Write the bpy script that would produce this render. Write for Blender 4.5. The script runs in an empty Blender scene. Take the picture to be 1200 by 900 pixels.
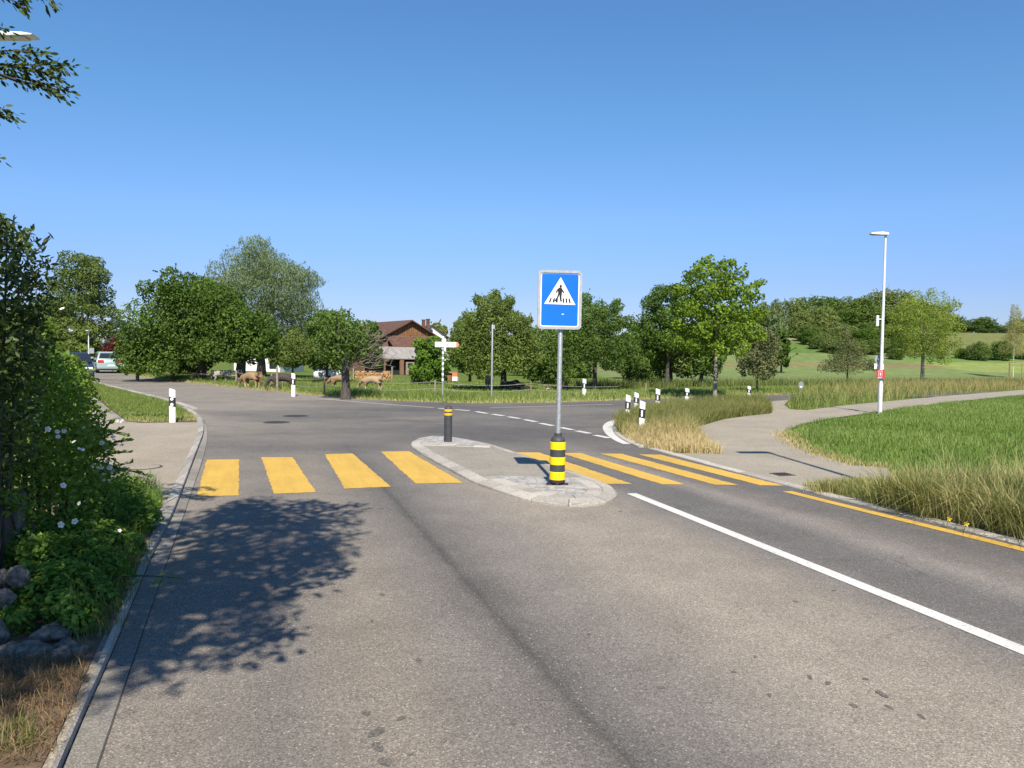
import bpy, bmesh, math, random
import numpy as np
from mathutils import Vector, Matrix

rng = np.random.default_rng(11)
random.seed(11)
scn = bpy.context.scene
COL = scn.collection
PI = math.pi
R = math.radians

# ------------------------------------------------------------------ camera
CAM_H = 1.65
PITCH, ROLL, FPX = R(2.226), R(0.8), 900.0
_f = np.array([0, math.cos(PITCH), -math.sin(PITCH)])
_u0 = np.array([0, math.sin(PITCH), math.cos(PITCH)])
_x0 = np.array([1.0, 0, 0])
CR = math.cos(ROLL) * _x0 + math.sin(ROLL) * _u0
CU = math.cos(ROLL) * _u0 - math.sin(ROLL) * _x0
CF = _f
cam_data = bpy.data.cameras.new("camera")
cam = bpy.data.objects.new("camera", cam_data)
COL.objects.link(cam)
mw = Matrix.Identity(4)
for i, v in enumerate((CR, CU, -CF)):
    for k in range(3):
        mw[k][i] = v[k]
mw[2][3] = CAM_H
cam.matrix_world = mw
cam_data.sensor_width = 36
cam_data.lens = 27.0
cam_data.clip_start = 0.05
cam_data.clip_end = 5000
scn.camera = cam


def ray(px, py):
    return CF + (px - 600) / FPX * CR + (450 - py) / FPX * CU


def G(px, py, z=0.0):
    d = ray(px, py)
    t = (z - CAM_H) / d[2]
    return np.array([d[0] * t, d[1] * t])


def At(px, py, Y):
    d = ray(px, py)
    t = Y / d[1]
    return Vector((d[0] * t, Y, CAM_H + d[2] * t))


def proj(p):
    v = np.array([p[0], p[1], p[2] - CAM_H])
    zc = v @ CF
    return 600 + FPX * (v @ CR) / zc, 450 - FPX * (v @ CU) / zc, zc


# ------------------------------------------------------------------ terrain
FAR_PX = [(125, 430.5), (147, 438.5), (180, 443.5), (240, 450), (300, 456.5), (360, 462.5), (420, 467.5), (480, 470.5), (550, 472.5),
          (650, 472), (740, 468.5), (800, 466.5), (860, 464.5), (925, 462), (1000, 459.5)]
FAR = np.array([G(*q) for q in FAR_PX])
_ex = np.concatenate([[-900, FAR[0][0] - 15], FAR[:, 0], [FAR[-1][0] + 25, 900]])
_ey = np.concatenate([[400, FAR[0][1] + 25], FAR[:, 1], [FAR[-1][1] + 10, FAR[-1][1] + 40]])
_o = np.argsort(_ex)
_ex, _ey = _ex[_o], _ey[_o]


def sstep(a, b, x):
    t = np.clip((x - a) / (b - a), 0, 1)
    return t * t * (3 - 2 * t)


def H(x, y):
    x = np.asarray(x, float)
    y = np.asarray(y, float)
    d = y - np.interp(x, _ex, _ey)
    dip = -0.5 * sstep(1, 20, d) - 0.5 * sstep(20, 60, d)
    hill = (1.0 + 9.5) * sstep(105, 235, y) * sstep(8, 55, x) + 2.5 * sstep(240, 420, y) * sstep(8, 55, x)
    roll = 0.5 * np.sin(x * 0.05 + 1) * sstep(120, 200, y)
    return dip + hill + roll


def P(px, py):
    d = ray(px, py)
    t0, t = 3.0, 3.0
    while t < 900:
        x, y, z = d[0] * t, d[1] * t, CAM_H + d[2] * t
        if z < H(x, y):
            a, b = t0, t
            for _ in range(30):
                m = (a + b) / 2
                if CAM_H + d[2] * m < H(d[0] * m, d[1] * m):
                    b = m
                else:
                    a = m
            t = b
            break
        t0 = t
        t *= 1.01
    x, y = d[0] * t, d[1] * t
    return Vector((x, y, float(H(x, y))))


# ------------------------------------------------------------------ materials
def newmat(name):
    m = bpy.data.materials.new(name)
    m.use_nodes = True
    nt = m.node_tree
    return m, nt, nt.nodes["Principled BSDF"]


def N(nt, t, **kw):
    n = nt.nodes.new(t)
    for k, v in kw.items():
        setattr(n, k, v)
    return n


def ramp(nt, stops, interp="LINEAR"):
    n = nt.nodes.new("ShaderNodeValToRGB")
    cr = n.color_ramp
    cr.interpolation = interp
    while len(cr.elements) < len(stops):
        cr.elements.new(0.5)
    for e, (p, c) in zip(cr.elements, stops):
        e.position = p
        e.color = (c[0], c[1], c[2], 1) if isinstance(c, (tuple, list)) else (c, c, c, 1)
    return n


def noise(nt, scale, detail=4, rough=0.55, vec=None, dist=0.0):
    n = nt.nodes.new("ShaderNodeTexNoise")
    n.inputs["Scale"].default_value = scale
    n.inputs["Detail"].default_value = detail
    n.inputs["Roughness"].default_value = rough
    n.inputs["Distortion"].default_value = dist
    if vec is not None:
        nt.links.new(vec, n.inputs["Vector"])
    return n


def mixc(nt, fac, a, b, mode="MIX"):
    n = nt.nodes.new("ShaderNodeMix")
    n.data_type = "RGBA"
    n.blend_type = mode
    for s, v in ((0, fac), (6, a), (7, b)):
        if isinstance(v, (int, float)):
            n.inputs[s].default_value = v
        elif isinstance(v, (tuple, list)):
            n.inputs[s].default_value = (v[0], v[1], v[2], 1)
        else:
            nt.links.new(v, n.inputs[s])
    return n.outputs[2]


def objvec(nt, scale=None, rot=None):
    tc = nt.nodes.new("ShaderNodeTexCoord")
    mp = nt.nodes.new("ShaderNodeMapping")
    nt.links.new(tc.outputs["Object"], mp.inputs["Vector"])
    if scale:
        mp.inputs["Scale"].default_value = scale
    if rot:
        mp.inputs["Rotation"].default_value = rot
    return mp.outputs["Vector"]


def bump(nt, bsdf, h, strength, dist):
    b = nt.nodes.new("ShaderNodeBump")
    b.inputs["Strength"].default_value = strength
    b.inputs["Distance"].default_value = dist
    nt.links.new(h, b.inputs["Height"])
    nt.links.new(b.outputs["Normal"], bsdf.inputs["Normal"])


def pm(name, c1, c2=None, scale=6.0, rough=0.6, metal=0.0, bmp=0.0, detail=5, spec=0.4, vscale=None):
    m, nt, b = newmat(name)
    b.inputs["Roughness"].default_value = rough
    b.inputs["Metallic"].default_value = metal
    b.inputs["Specular IOR Level"].default_value = spec
    if c2 is None:
        c2 = tuple(v * 0.82 for v in c1)
    n = noise(nt, scale, detail, 0.6, objvec(nt, vscale))
    r = ramp(nt, [(0.35, c2), (0.65, c1)])
    nt.links.new(n.outputs["Fac"], r.inputs["Fac"])
    nt.links.new(r.outputs["Color"], b.inputs["Base Color"])
    if bmp:
        bump(nt, b, n.outputs["Fac"], 0.6, bmp)
    return m


def leafmat(name, c1, c2, trans=0.36, rough=0.6, spec=0.18):
    """two-sided leaf or blade: colour picked per leaf by its own random tint"""
    m, nt, b = newmat(name)
    at = N(nt, "ShaderNodeAttribute", attribute_name="tint")
    r = ramp(nt, [(0.0, c1), (1.0, c2)])
    nt.links.new(at.outputs["Fac"], r.inputs["Fac"])
    nt.links.new(r.outputs["Color"], b.inputs["Base Color"])
    b.inputs["Roughness"].default_value = rough
    b.inputs["Specular IOR Level"].default_value = spec
    t = N(nt, "ShaderNodeBsdfTranslucent")
    br = mixc(nt, 1.0, r.outputs["Color"], (1.15, 1.25, 0.6), "MULTIPLY")
    nt.links.new(br, t.inputs["Color"])
    mx = N(nt, "ShaderNodeMixShader")
    mx.inputs[0].default_value = trans
    nt.links.new(b.outputs[0], mx.inputs[1])
    nt.links.new(t.outputs[0], mx.inputs[2])
    nt.links.new(mx.outputs[0], nt.nodes["Material Output"].inputs["Surface"])
    return m


def grassmat(name, stops, trans=0.3):
    m = leafmat(name, (0, 0, 0), (1, 1, 1), trans, 0.6, 0.25)
    cr = [n for n in m.node_tree.nodes if n.type == "VALTORGB"][0].color_ramp
    while len(cr.elements) < len(stops):
        cr.elements.new(0.5)
    for e, (p, c) in zip(cr.elements, stops):
        e.position = p
        e.color = (*c, 1)
    return m


ROADROT = R(18.0)


def asphalt_mat():
    m, nt, b = newmat("asphalt")
    L = nt.links.new
    tc = N(nt, "ShaderNodeTexCoord")
    rot = N(nt, "ShaderNodeVectorRotate", rotation_type="Z_AXIS")
    rot.inputs["Angle"].default_value = -ROADROT
    L(tc.outputs["Object"], rot.inputs["Vector"])
    sep = N(nt, "ShaderNodeSeparateXYZ")
    L(rot.outputs[0], sep.inputs[0])
    # wobble of the wheel tracks
    mp = N(nt, "ShaderNodeMapping")
    mp.inputs["Scale"].default_value = (1.3, 0.25, 1)
    L(rot.outputs[0], mp.inputs["Vector"])
    wn = noise(nt, 1.0, 4, 0.6, mp.outputs[0])
    ma = N(nt, "ShaderNodeMath", operation="MULTIPLY_ADD")
    L(wn.outputs["Fac"], ma.inputs[0])
    ma.inputs[1].default_value = 0.55
    L(sep.outputs["X"], ma.inputs[2])
    mr = N(nt, "ShaderNodeMapRange")
    mr.inputs["From Min"].default_value = -1.0 + 0.27
    mr.inputs["From Max"].default_value = 7.0 + 0.27
    L(ma.outputs[0], mr.inputs["Value"])
    tan, mid, dk = (0.262, 0.226, 0.182), (0.192, 0.170, 0.147), (0.130, 0.120, 0.110)
    def f(u): return (u + 1) / 8
    def m_(c, k): return tuple(v * k for v in c)
    tr = ramp(nt, [(f(-0.9), m_(tan, .84)), (f(0.1), m_(mid, .88)), (f(0.6), m_(tan, .80)), (f(1.0), m_(mid, .92)), (f(1.5), dk), (f(2.0), mid), (f(2.75), tan), (f(3.55), m_(tan, .92)),
                   (f(4.05), m_(mid, .95)), (f(4.4), m_(dk, .95)), (f(4.85), m_(dk, 1.02)), (f(5.2), m_(mid, 1.12)), (f(5.5), m_(mid, .8)), (f(5.9), m_(dk, .92))])
    L(mr.outputs[0], tr.inputs["Fac"])
    # dark joint line between the two strips of asphalt
    dl = N(nt, "ShaderNodeMath", operation="MULTIPLY_ADD")
    sn = noise(nt, 3.0, 5, 0.7, rot.outputs[0])
    L(sn.outputs["Fac"], dl.inputs[0])
    dl.inputs[1].default_value = 0.10
    L(sep.outputs["X"], dl.inputs[2])
    ab = N(nt, "ShaderNodeMath", operation="SUBTRACT")
    L(dl.outputs[0], ab.inputs[0])
    ab.inputs[1].default_value = 1.41 + 0.05
    ab2 = N(nt, "ShaderNodeMath", operation="ABSOLUTE")
    L(ab.outputs[0], ab2.inputs[0])
    jl = ramp(nt, [(0.0, 0.60), (0.03, 0.74), (0.075, 0.90), (0.26, 1.0)])
    L(ab2.outputs[0], jl.inputs["Fac"])
    col = mixc(nt, 1.0, tr.outputs["Color"], jl.outputs["Color"], "MULTIPLY")
    # the junction beyond the crossing has no lane tracks: greyer, broad swept turning marks
    far = N(nt, "ShaderNodeMapRange")
    far.inputs["From Min"].default_value = 10.5
    far.inputs["From Max"].default_value = 14.5
    L(sep.outputs["Y"], far.inputs["Value"])
    bn = noise(nt, 0.22, 4, 0.55, objvec(nt, (1, 1.6, 1)), 0.6)
    sx = N(nt, "ShaderNodeSeparateXYZ")
    L(tc.outputs["Object"], sx.inputs[0])
    gx = N(nt, "ShaderNodeMapRange")          # the straight arm of the junction is paler than the swept turning lane
    gx.inputs["From Min"].default_value = -3.0
    gx.inputs["From Max"].default_value = -8.5
    gx.inputs["To Max"].default_value = 0.34
    L(sx.outputs["X"], gx.inputs["Value"])
    ad = N(nt, "ShaderNodeMath", operation="ADD")
    L(bn.outputs["Fac"], ad.inputs[0])
    L(gx.outputs[0], ad.inputs[1])
    br = ramp(nt, [(0.36, (0.100, 0.092, 0.085)), (0.52, (0.128, 0.118, 0.107)), (0.66, (0.165, 0.148, 0.127)), (0.85, (0.222, 0.196, 0.163))])
    L(ad.outputs[0], br.inputs["Fac"])
    col = mixc(nt, far.outputs[0], col, br.outputs["Color"])
    # blotches
    b2 = noise(nt, 1.6, 6, 0.65, objvec(nt))
    r2 = ramp(nt, [(0.3, 0.86), (0.7, 1.12)])
    L(b2.outputs["Fac"], r2.inputs["Fac"])
    col = mixc(nt, 1.0, col, r2.outputs["Color"], "MULTIPLY")
    # aggregate: stones of 6 to 12 mm, some pale
    vo = N(nt, "ShaderNodeTexVoronoi")
    vo.inputs["Scale"].default_value = 160
    L(objvec(nt), vo.inputs["Vector"])
    sp = N(nt, "ShaderNodeSeparateColor")
    L(vo.outputs["Color"], sp.inputs[0])
    ra = ramp(nt, [(0.0, 0.52), (0.45, 0.90), (0.85, 1.13), (0.96, 1.35), (1.0, 1.9)])
    L(sp.outputs[0], ra.inputs["Fac"])
    col = mixc(nt, 1.0, col, ra.outputs["Color"], "MULTIPLY")
    n3 = noise(nt, 38, 3, 0.7, objvec(nt))
    r3 = ramp(nt, [(0.3, 0.88), (0.7, 1.12)])
    L(n3.outputs["Fac"], r3.inputs["Fac"])
    col = mixc(nt, 1.0, col, r3.outputs["Color"], "MULTIPLY")
    vw = N(nt, "ShaderNodeTexVoronoi")
    vw.inputs["Scale"].default_value = 62
    L(objvec(nt), vw.inputs["Vector"])
    sw = N(nt, "ShaderNodeSeparateColor")
    L(vw.outputs["Color"], sw.inputs[0])
    rw = ramp(nt, [(0.0, 0.0), (0.93, 0.0), (0.95, 1.0)])
    L(sw.outputs[1], rw.inputs["Fac"])
    rd = ramp(nt, [(0.0, 1.0), (0.28, 1.0), (0.36, 0.0)])
    L(vw.outputs["Distance"], rd.inputs["Fac"])
    wm = N(nt, "ShaderNodeMath", operation="MULTIPLY")
    L(rw.outputs["Color"], wm.inputs[0])
    L(rd.outputs["Color"], wm.inputs[1])
    wm2 = N(nt, "ShaderNodeMath", operation="MULTIPLY")
    L(wm.outputs[0], wm2.inputs[0])
    wm2.inputs[1].default_value = 0.5
    col = mixc(nt, wm2.outputs[0], col, (0.50, 0.46, 0.40))
    # hairline cracks where the surface has aged
    vc = N(nt, "ShaderNodeTexVoronoi", feature="DISTANCE_TO_EDGE")
    vc.inputs["Scale"].default_value = 0.55
    wc = noise(nt, 2.2, 6, 0.7, objvec(nt))
    vca = N(nt, "ShaderNodeVectorMath", operation="MULTIPLY_ADD")
    L(wc.outputs["Color"], vca.inputs[0])
    vca.inputs[1].default_value = (0.5, 0.5, 0)
    L(tc.outputs["Object"], vca.inputs[2])
    L(vca.outputs[0], vc.inputs["Vector"])
    rc = ramp(nt, [(0.0, 0.62), (0.0022, 0.75), (0.0045, 1.0)])
    L(vc.outputs["Distance"], rc.inputs["Fac"])
    mk = noise(nt, 0.5, 3, 0.5, objvec(nt))
    rm = ramp(nt, [(0.52, 0.0), (0.60, 0.8)])
    L(mk.outputs["Fac"], rm.inputs["Fac"])
    ck = mixc(nt, rm.outputs["Color"], (1, 1, 1), rc.outputs["Color"])
    col = mixc(nt, 1.0, col, ck, "MULTIPLY")
    # drips and oil spots
    v2 = N(nt, "ShaderNodeTexVoronoi")
    v2.inputs["Scale"].default_value = 1.15
    v2.inputs["Randomness"].default_value = 1.0
    L(objvec(nt), v2.inputs["Vector"])
    rs = ramp(nt, [(0.0, 0.42), (0.022, 0.5), (0.032, 1.0)])
    L(v2.outputs["Distance"], rs.inputs["Fac"])
    col = mixc(nt, 1.0, col, rs.outputs["Color"], "MULTIPLY")
    v3 = N(nt, "ShaderNodeTexVoronoi")
    v3.inputs["Scale"].default_value = 0.42
    wv_ = noise(nt, 6, 4, 0.7, objvec(nt))
    vadd = N(nt, "ShaderNodeVectorMath", operation="MULTIPLY_ADD")
    L(wv_.outputs["Color"], vadd.inputs[0])
    vadd.inputs[1].default_value = (0.16, 0.16, 0)
    L(tc.outputs["Object"], vadd.inputs[2])
    L(vadd.outputs[0], v3.inputs["Vector"])
    rs3 = ramp(nt, [(0.0, 0.55), (0.03, 0.62), (0.05, 1.0)])
    L(v3.outputs["Distance"], rs3.inputs["Fac"])
    col = mixc(nt, 1.0, col, rs3.outputs["Color"], "MULTIPLY")
    L(col, b.inputs["Base Color"])
    b.inputs["Roughness"].default_value = 0.85
    b.inputs["Specular IOR Level"].default_value = 0.25
    bump(nt, b, sp.outputs[0], 0.35, 0.004)
    return m


def paving_mat(name, c, speck=120, dev=0.25, blot=0.9, each=False):
    m, nt, b = newmat(name)
    L = nt.links.new
    vo = N(nt, "ShaderNodeTexVoronoi")
    vo.inputs["Scale"].default_value = speck
    L(objvec(nt), vo.inputs["Vector"])
    sp = N(nt, "ShaderNodeSeparateColor")
    L(vo.outputs["Color"], sp.inputs[0])
    ra = ramp(nt, [(0.0, 1 - dev), (0.6, 1.0), (1.0, 1 + dev * 1.6)])
    L(sp.outputs[0], ra.inputs["Fac"])
    n = noise(nt, blot, 6, 0.65, objvec(nt))
    r = ramp(nt, [(0.3, tuple(v * 0.86 for v in c)), (0.7, tuple(v * 1.12 for v in c))])
    L(n.outputs["Fac"], r.inputs["Fac"])
    col = mixc(nt, 1.0, r.outputs["Color"], ra.outputs["Color"], "MULTIPLY")
    if each:
        ge = N(nt, "ShaderNodeNewGeometry")
        rp_ = ramp(nt, [(0.0, 0.74), (0.5, 0.95), (1.0, 1.12)])
        L(ge.outputs["Random Per Island"], rp_.inputs["Fac"])
        col = mixc(nt, 1.0, col, rp_.outputs["Color"], "MULTIPLY")
    L(col, b.inputs["Base Color"])
    b.inputs["Roughness"].default_value = 0.9
    b.inputs["Specular IOR Level"].default_value = 0.2
    bump(nt, b, sp.outputs[0], 0.3, 0.003)
    return m


def paint_mat(name, c, worn, wear=0.62):
    m, nt, b = newmat(name)
    L = nt.links.new
    n = noise(nt, 9, 8, 0.75, objvec(nt))
    r = ramp(nt, [(0.0, c), (wear, c), (wear + 0.10, worn)])
    L(n.outputs["Fac"], r.inputs["Fac"])
    n2 = noise(nt, 1.7, 4, 0.6, objvec(nt))
    r2 = ramp(nt, [(0.3, 0.9), (0.7, 1.04)])
    L(n2.outputs["Fac"], r2.inputs["Fac"])
    n3 = noise(nt, 130, 2, 0.6, objvec(nt))
    r3 = ramp(nt, [(0.3, 0.85), (0.6, 1.03)])
    L(n3.outputs["Fac"], r3.inputs["Fac"])
    col = mixc(nt, 1.0, r.outputs["Color"], r2.outputs["Color"], "MULTIPLY")
    col = mixc(nt, 1.0, col, r3.outputs["Color"], "MULTIPLY")
    rt = N(nt, "ShaderNodeVectorRotate", rotation_type="Z_AXIS")
    rt.inputs["Angle"].default_value = -ROADROT
    L(objvec(nt), rt.inputs["Vector"])
    mp = N(nt, "ShaderNodeMapping")
    mp.inputs["Scale"].default_value = (5.0, 0.5, 1)
    L(rt.outputs[0], mp.inputs["Vector"])
    ns = noise(nt, 1.0, 5, 0.65, mp.outputs[0])
    rs_ = ramp(nt, [(0.34, 0.86), (0.55, 1.0)])
    L(ns.outputs["Fac"], rs_.inputs["Fac"])
    col = mixc(nt, 1.0, col, rs_.outputs["Color"], "MULTIPLY")
    vch = N(nt, "ShaderNodeTexVoronoi")
    vch.inputs["Scale"].default_value = 85
    L(objvec(nt), vch.inputs["Vector"])
    sc_ = N(nt, "ShaderNodeSeparateColor")
    L(vch.outputs["Color"], sc_.inputs[0])
    rch = ramp(nt, [(0.0, 0.0), (0.90, 0.0), (0.96, 0.75)])
    L(sc_.outputs[0], rch.inputs["Fac"])
    col = mixc(nt, rch.outputs["Color"], col, worn)
    L(col, b.inputs["Base Color"])
    b.inputs["Roughness"].default_value = 0.75
    bump(nt, b, n3.outputs["Fac"], 0.3, 0.002)
    return m


def sett_mat():
    m, nt, b = newmat("granite_setts")
    L = nt.links.new
    vo = N(nt, "ShaderNodeTexVoronoi", feature="DISTANCE_TO_EDGE")
    vo.inputs["Scale"].default_value = 9
    vo.inputs["Randomness"].default_value = 0.55
    L(objvec(nt), vo.inputs["Vector"])
    r = ramp(nt, [(0.0, 0.62), (0.05, 0.82), (0.1, 1.0)])
    L(vo.outputs["Distance"], r.inputs["Fac"])
    v2 = N(nt, "ShaderNodeTexVoronoi")
    v2.inputs["Scale"].default_value = 9
    v2.inputs["Randomness"].default_value = 0.55
    L(objvec(nt), v2.inputs["Vector"])
    sp = N(nt, "ShaderNodeSeparateColor")
    L(v2.outputs["Color"], sp.inputs[0])
    r2 = ramp(nt, [(0, (0.25, 0.238, 0.222)), (1, (0.40, 0.375, 0.34))])
    L(sp.outputs[0], r2.inputs["Fac"])
    L(mixc(nt, 1.0, r2.outputs["Color"], r.outputs["Color"], "MULTIPLY"), b.inputs["Base Color"])
    b.inputs["Roughness"].default_value = 0.85
    bump(nt, b, r.outputs["Color"], 0.5, 0.01)
    return m


def ground_mat():
    m, nt, b = newmat("meadow_ground")
    L = nt.links.new
    at = N(nt, "ShaderNodeAttribute", attribute_name="field")
    n = noise(nt, 0.6, 8, 0.7, objvec(nt))
    r = ramp(nt, [(0.3, 0.72), (0.7, 1.25)])
    L(n.outputs["Fac"], r.inputs["Fac"])
    n2 = noise(nt, 0.06, 4, 0.6, objvec(nt))
    r2 = ramp(nt, [(0.3, (0.9, 0.95, 0.9)), (0.7, (1.12, 1.05, 1.0))])
    L(n2.outputs["Fac"], r2.inputs["Fac"])
    c = mixc(nt, 1.0, at.outputs["Color"], r.outputs["Color"], "MULTIPLY")
    c = mixc(nt, 1.0, c, r2.outputs["Color"], "MULTIPLY")
    n3 = noise(nt, 9, 4, 0.7, objvec(nt))
    r3 = ramp(nt, [(0.3, 0.7), (0.7, 1.25)])
    L(n3.outputs["Fac"], r3.inputs["Fac"])
    c = mixc(nt, 1.0, c, r3.outputs["Color"], "MULTIPLY")
    L(c, b.inputs["Base Color"])
    b.inputs["Roughness"].default_value = 1.0
    b.inputs["Specular IOR Level"].default_value = 0.05
    bump(nt, b, n3.outputs["Fac"], 0.6, 0.05)
    return m


MT = {
    "asphalt": asphalt_mat(),
    "path": paving_mat("path_asphalt", (0.275, 0.242, 0.19)),
    "walk": paving_mat("pavement_asphalt", (0.275, 0.238, 0.185)),
    "infill": paving_mat("island_infill", (0.245, 0.22, 0.18), 90),
    "granite": paving_mat("granite_kerb", (0.33, 0.305, 0.265), 160, 0.3, 3.0, True),
    "granite2": paving_mat("granite_gutter", (0.235, 0.215, 0.185), 160, 0.3, 3.0, True),
    "lightgranite": paving_mat("pale_granite", (0.37, 0.34, 0.295), 160, 0.25, 3.0, True),
    "mortar": pm("grey_mortar", (0.17, 0.155, 0.135), rough=0.95),
    "joint": pm("dark_joint", (0.06, 0.055, 0.05), rough=0.95),
    "setts": sett_mat(),
    "yellow": paint_mat("yellow_road_paint", (0.56, 0.345, 0.052), (0.27, 0.2, 0.09), 0.645),
    "whitepaint": paint_mat("white_road_paint", (0.60, 0.58, 0.54), (0.30, 0.28, 0.25), 0.61),
    "oldwhite": paint_mat("worn_white_road_paint", (0.42, 0.40, 0.37), (0.2, 0.19, 0.17), 0.52),
    "ground": ground_mat(),
    "soil": pm("dry_soil", (0.16, 0.105, 0.065), (0.07, 0.045, 0.03), 7, 0.95, bmp=0.03, detail=9),
    "stone": pm("field_stone", (0.215, 0.19, 0.155), (0.06, 0.054, 0.048), 28, 0.9, bmp=0.02, detail=9),
    "concrete": pm("old_concrete", (0.20, 0.19, 0.165), (0.12, 0.115, 0.10), 5, 0.9, bmp=0.004, detail=9),
    "galv": pm("galvanised_steel", (0.46, 0.47, 0.47), (0.33, 0.34, 0.345), 30, 0.42, 0.55),
    "alu": pm("aluminium", (0.46, 0.46, 0.46), (0.36, 0.36, 0.37), 20, 0.4, 0.4),
    "signblue": pm("sign_blue", (0.003, 0.135, 0.68), (0.003, 0.122, 0.64), 3, 0.35),
    "signwhite": pm("sign_white", (0.82, 0.82, 0.81), (0.74, 0.74, 0.74), 4, 0.4),
    "signblack": pm("sign_black", (0.016, 0.014, 0.013), rough=0.45),
    "whiteplastic": pm("white_plastic", (0.80, 0.79, 0.76), (0.66, 0.65, 0.61), 14, 0.5),
    "blackplastic": pm("black_plastic", (0.028, 0.028, 0.03), (0.02, 0.02, 0.022), 14, 0.5),
    "greyplastic": pm("dark_grey_rubber", (0.05, 0.052, 0.057), (0.035, 0.036, 0.04), 10, 0.6),
    "sleeveyellow": pm("reflective_yellow", (0.86, 0.60, 0.006), (0.78, 0.53, 0.006), 14, 0.4),
    "bandorange": pm("bollard_yellow", (0.80, 0.40, 0.012), (0.70, 0.34, 0.01), 14, 0.45),
    "lampwhite": pm("lamp_pole_paint", (0.66, 0.67, 0.67), (0.56, 0.57, 0.57), 3, 0.45, 0.1),
    "lens": pm("lamp_lens", (0.5, 0.5, 0.45), rough=0.2),
    "wood": pm("weathered_wood", (0.30, 0.205, 0.12), (0.16, 0.11, 0.07), 5, 0.9, vscale=(6, 6, 0.6)),
    "greywood": pm("grey_post_wood", (0.30, 0.25, 0.19), (0.17, 0.14, 0.11), 8, 0.9),
    "rustpost": pm("rusty_post", (0.24, 0.09, 0.045), (0.14, 0.06, 0.035), 8, 0.9),
    "wire": pm("fence_wire", (0.42, 0.42, 0.4), rough=0.5, metal=0.3),
    "tile": pm("roof_tiles_brown", (0.125, 0.06, 0.040), (0.075, 0.04, 0.03), 2.2, 0.85, detail=8),
    "eternit": pm("grey_roof_sheets", (0.30, 0.275, 0.25), (0.2, 0.185, 0.17), 1.2, 0.85, detail=8, vscale=(3, 0.5, 1)),
    "plank": pm("barn_boards", (0.27, 0.135, 0.06), (0.11, 0.055, 0.03), 4, 0.9, vscale=(3, 3, 0.25)),
    "brick": pm("brown_boarding", (0.215, 0.118, 0.07), (0.13, 0.075, 0.048), 6, 0.9),
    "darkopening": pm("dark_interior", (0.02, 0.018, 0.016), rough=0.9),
    "render": pm("white_render", (0.74, 0.72, 0.67), (0.66, 0.64, 0.6), 0.8, 0.9),
    "glass": pm("window_glass", (0.02, 0.024, 0.03), rough=0.08, spec=0.7),
    "log": pm("cut_logs", (0.52, 0.33, 0.15), (0.24, 0.12, 0.055), 7, 0.9, detail=3),
    "bark": pm("bark", (0.10, 0.088, 0.072), (0.035, 0.031, 0.027), 8, 0.95, bmp=0.02, vscale=(3, 3, 0.7), detail=8),
    "palebark": pm("pale_bark", (0.29, 0.25, 0.2), (0.17, 0.145, 0.115), 8, 0.95, bmp=0.01, vscale=(3, 3, 0.7), detail=8),
    "birch": pm("birch_bark", (0.62, 0.58, 0.5), (0.4, 0.36, 0.3), 6, 0.9),
    "twig": pm("grey_twigs", (0.2, 0.165, 0.13), (0.12, 0.1, 0.08), 8, 0.95),
    "tyre": pm("tyre_rubber", (0.018, 0.018, 0.018), rough=0.85),
    "rim": pm("wheel_rim", (0.35, 0.36, 0.37), rough=0.35, metal=0.7),
    "silvergreen": pm("silver_green_car_paint", (0.34, 0.43, 0.42), (0.32, 0.41, 0.40), 2, 0.3, 0.35, spec=0.6),
    "bluepaint": pm("dark_blue_car_paint", (0.028, 0.036, 0.075), (0.024, 0.031, 0.066), 2, 0.25, 0.3, spec=0.6),
    "lampred": pm("red_tail_lamp", (0.52, 0.04, 0.02), rough=0.25),
    "lampclear": pm("clear_headlamp", (0.78, 0.8, 0.82), rough=0.15),
    "redpanel": pm("red_panel", (0.55, 0.035, 0.04), (0.48, 0.03, 0.035), 5, 0.45),
    "orange": pm("orange_panel", (0.72, 0.20, 0.06), (0.62, 0.17, 0.05), 4, 0.5),
    "arrowred": pm("arrow_red", (0.72, 0.22, 0.12), (0.66, 0.2, 0.1), 4, 0.5),
    "lavender": pm("lavender_strip", (0.42, 0.42, 0.66), rough=0.5),
    "greytext": pm("grey_lettering", (0.36, 0.38, 0.42), rough=0.6),
    "petal": leafmat("white_petal", (0.72, 0.68, 0.70), (0.86, 0.84, 0.84), 0.25),
    "stamen": pm("yellow_stamen", (0.65, 0.45, 0.08), rough=0.7),
    "buttercup": pm("yellow_petal", (0.75, 0.55, 0.01), rough=0.6),
    "iron": pm("cast_iron", (0.055, 0.05, 0.048), (0.03, 0.028, 0.027), 25, 0.7, 0.3),
}


def coat(name, back, low, dark=None):
    m, nt, b = newmat(name)
    L = nt.links.new
    tc = N(nt, "ShaderNodeTexCoord")
    sep = N(nt, "ShaderNodeSeparateXYZ")
    L(tc.outputs["Object"], sep.inputs[0])
    n = noise(nt, 5, 6, 0.6, tc.outputs["Object"])
    ma = N(nt, "ShaderNodeMath", operation="MULTIPLY_ADD")
    L(n.outputs["Fac"], ma.inputs[0])
    ma.inputs[1].default_value = 0.5
    L(sep.outputs["Z"], ma.inputs[2])
    r = ramp(nt, [(0.24, low), (0.46, dark or back), (0.9, back)])
    mr = N(nt, "ShaderNodeMapRange")
    mr.inputs["From Max"].default_value = 1.6
    L(ma.outputs[0], mr.inputs["Value"])
    L(mr.outputs[0], r.inputs["Fac"])
    L(r.outputs["Color"], b.inputs["Base Color"])
    b.inputs["Roughness"].default_value = 0.8
    return m


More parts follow.
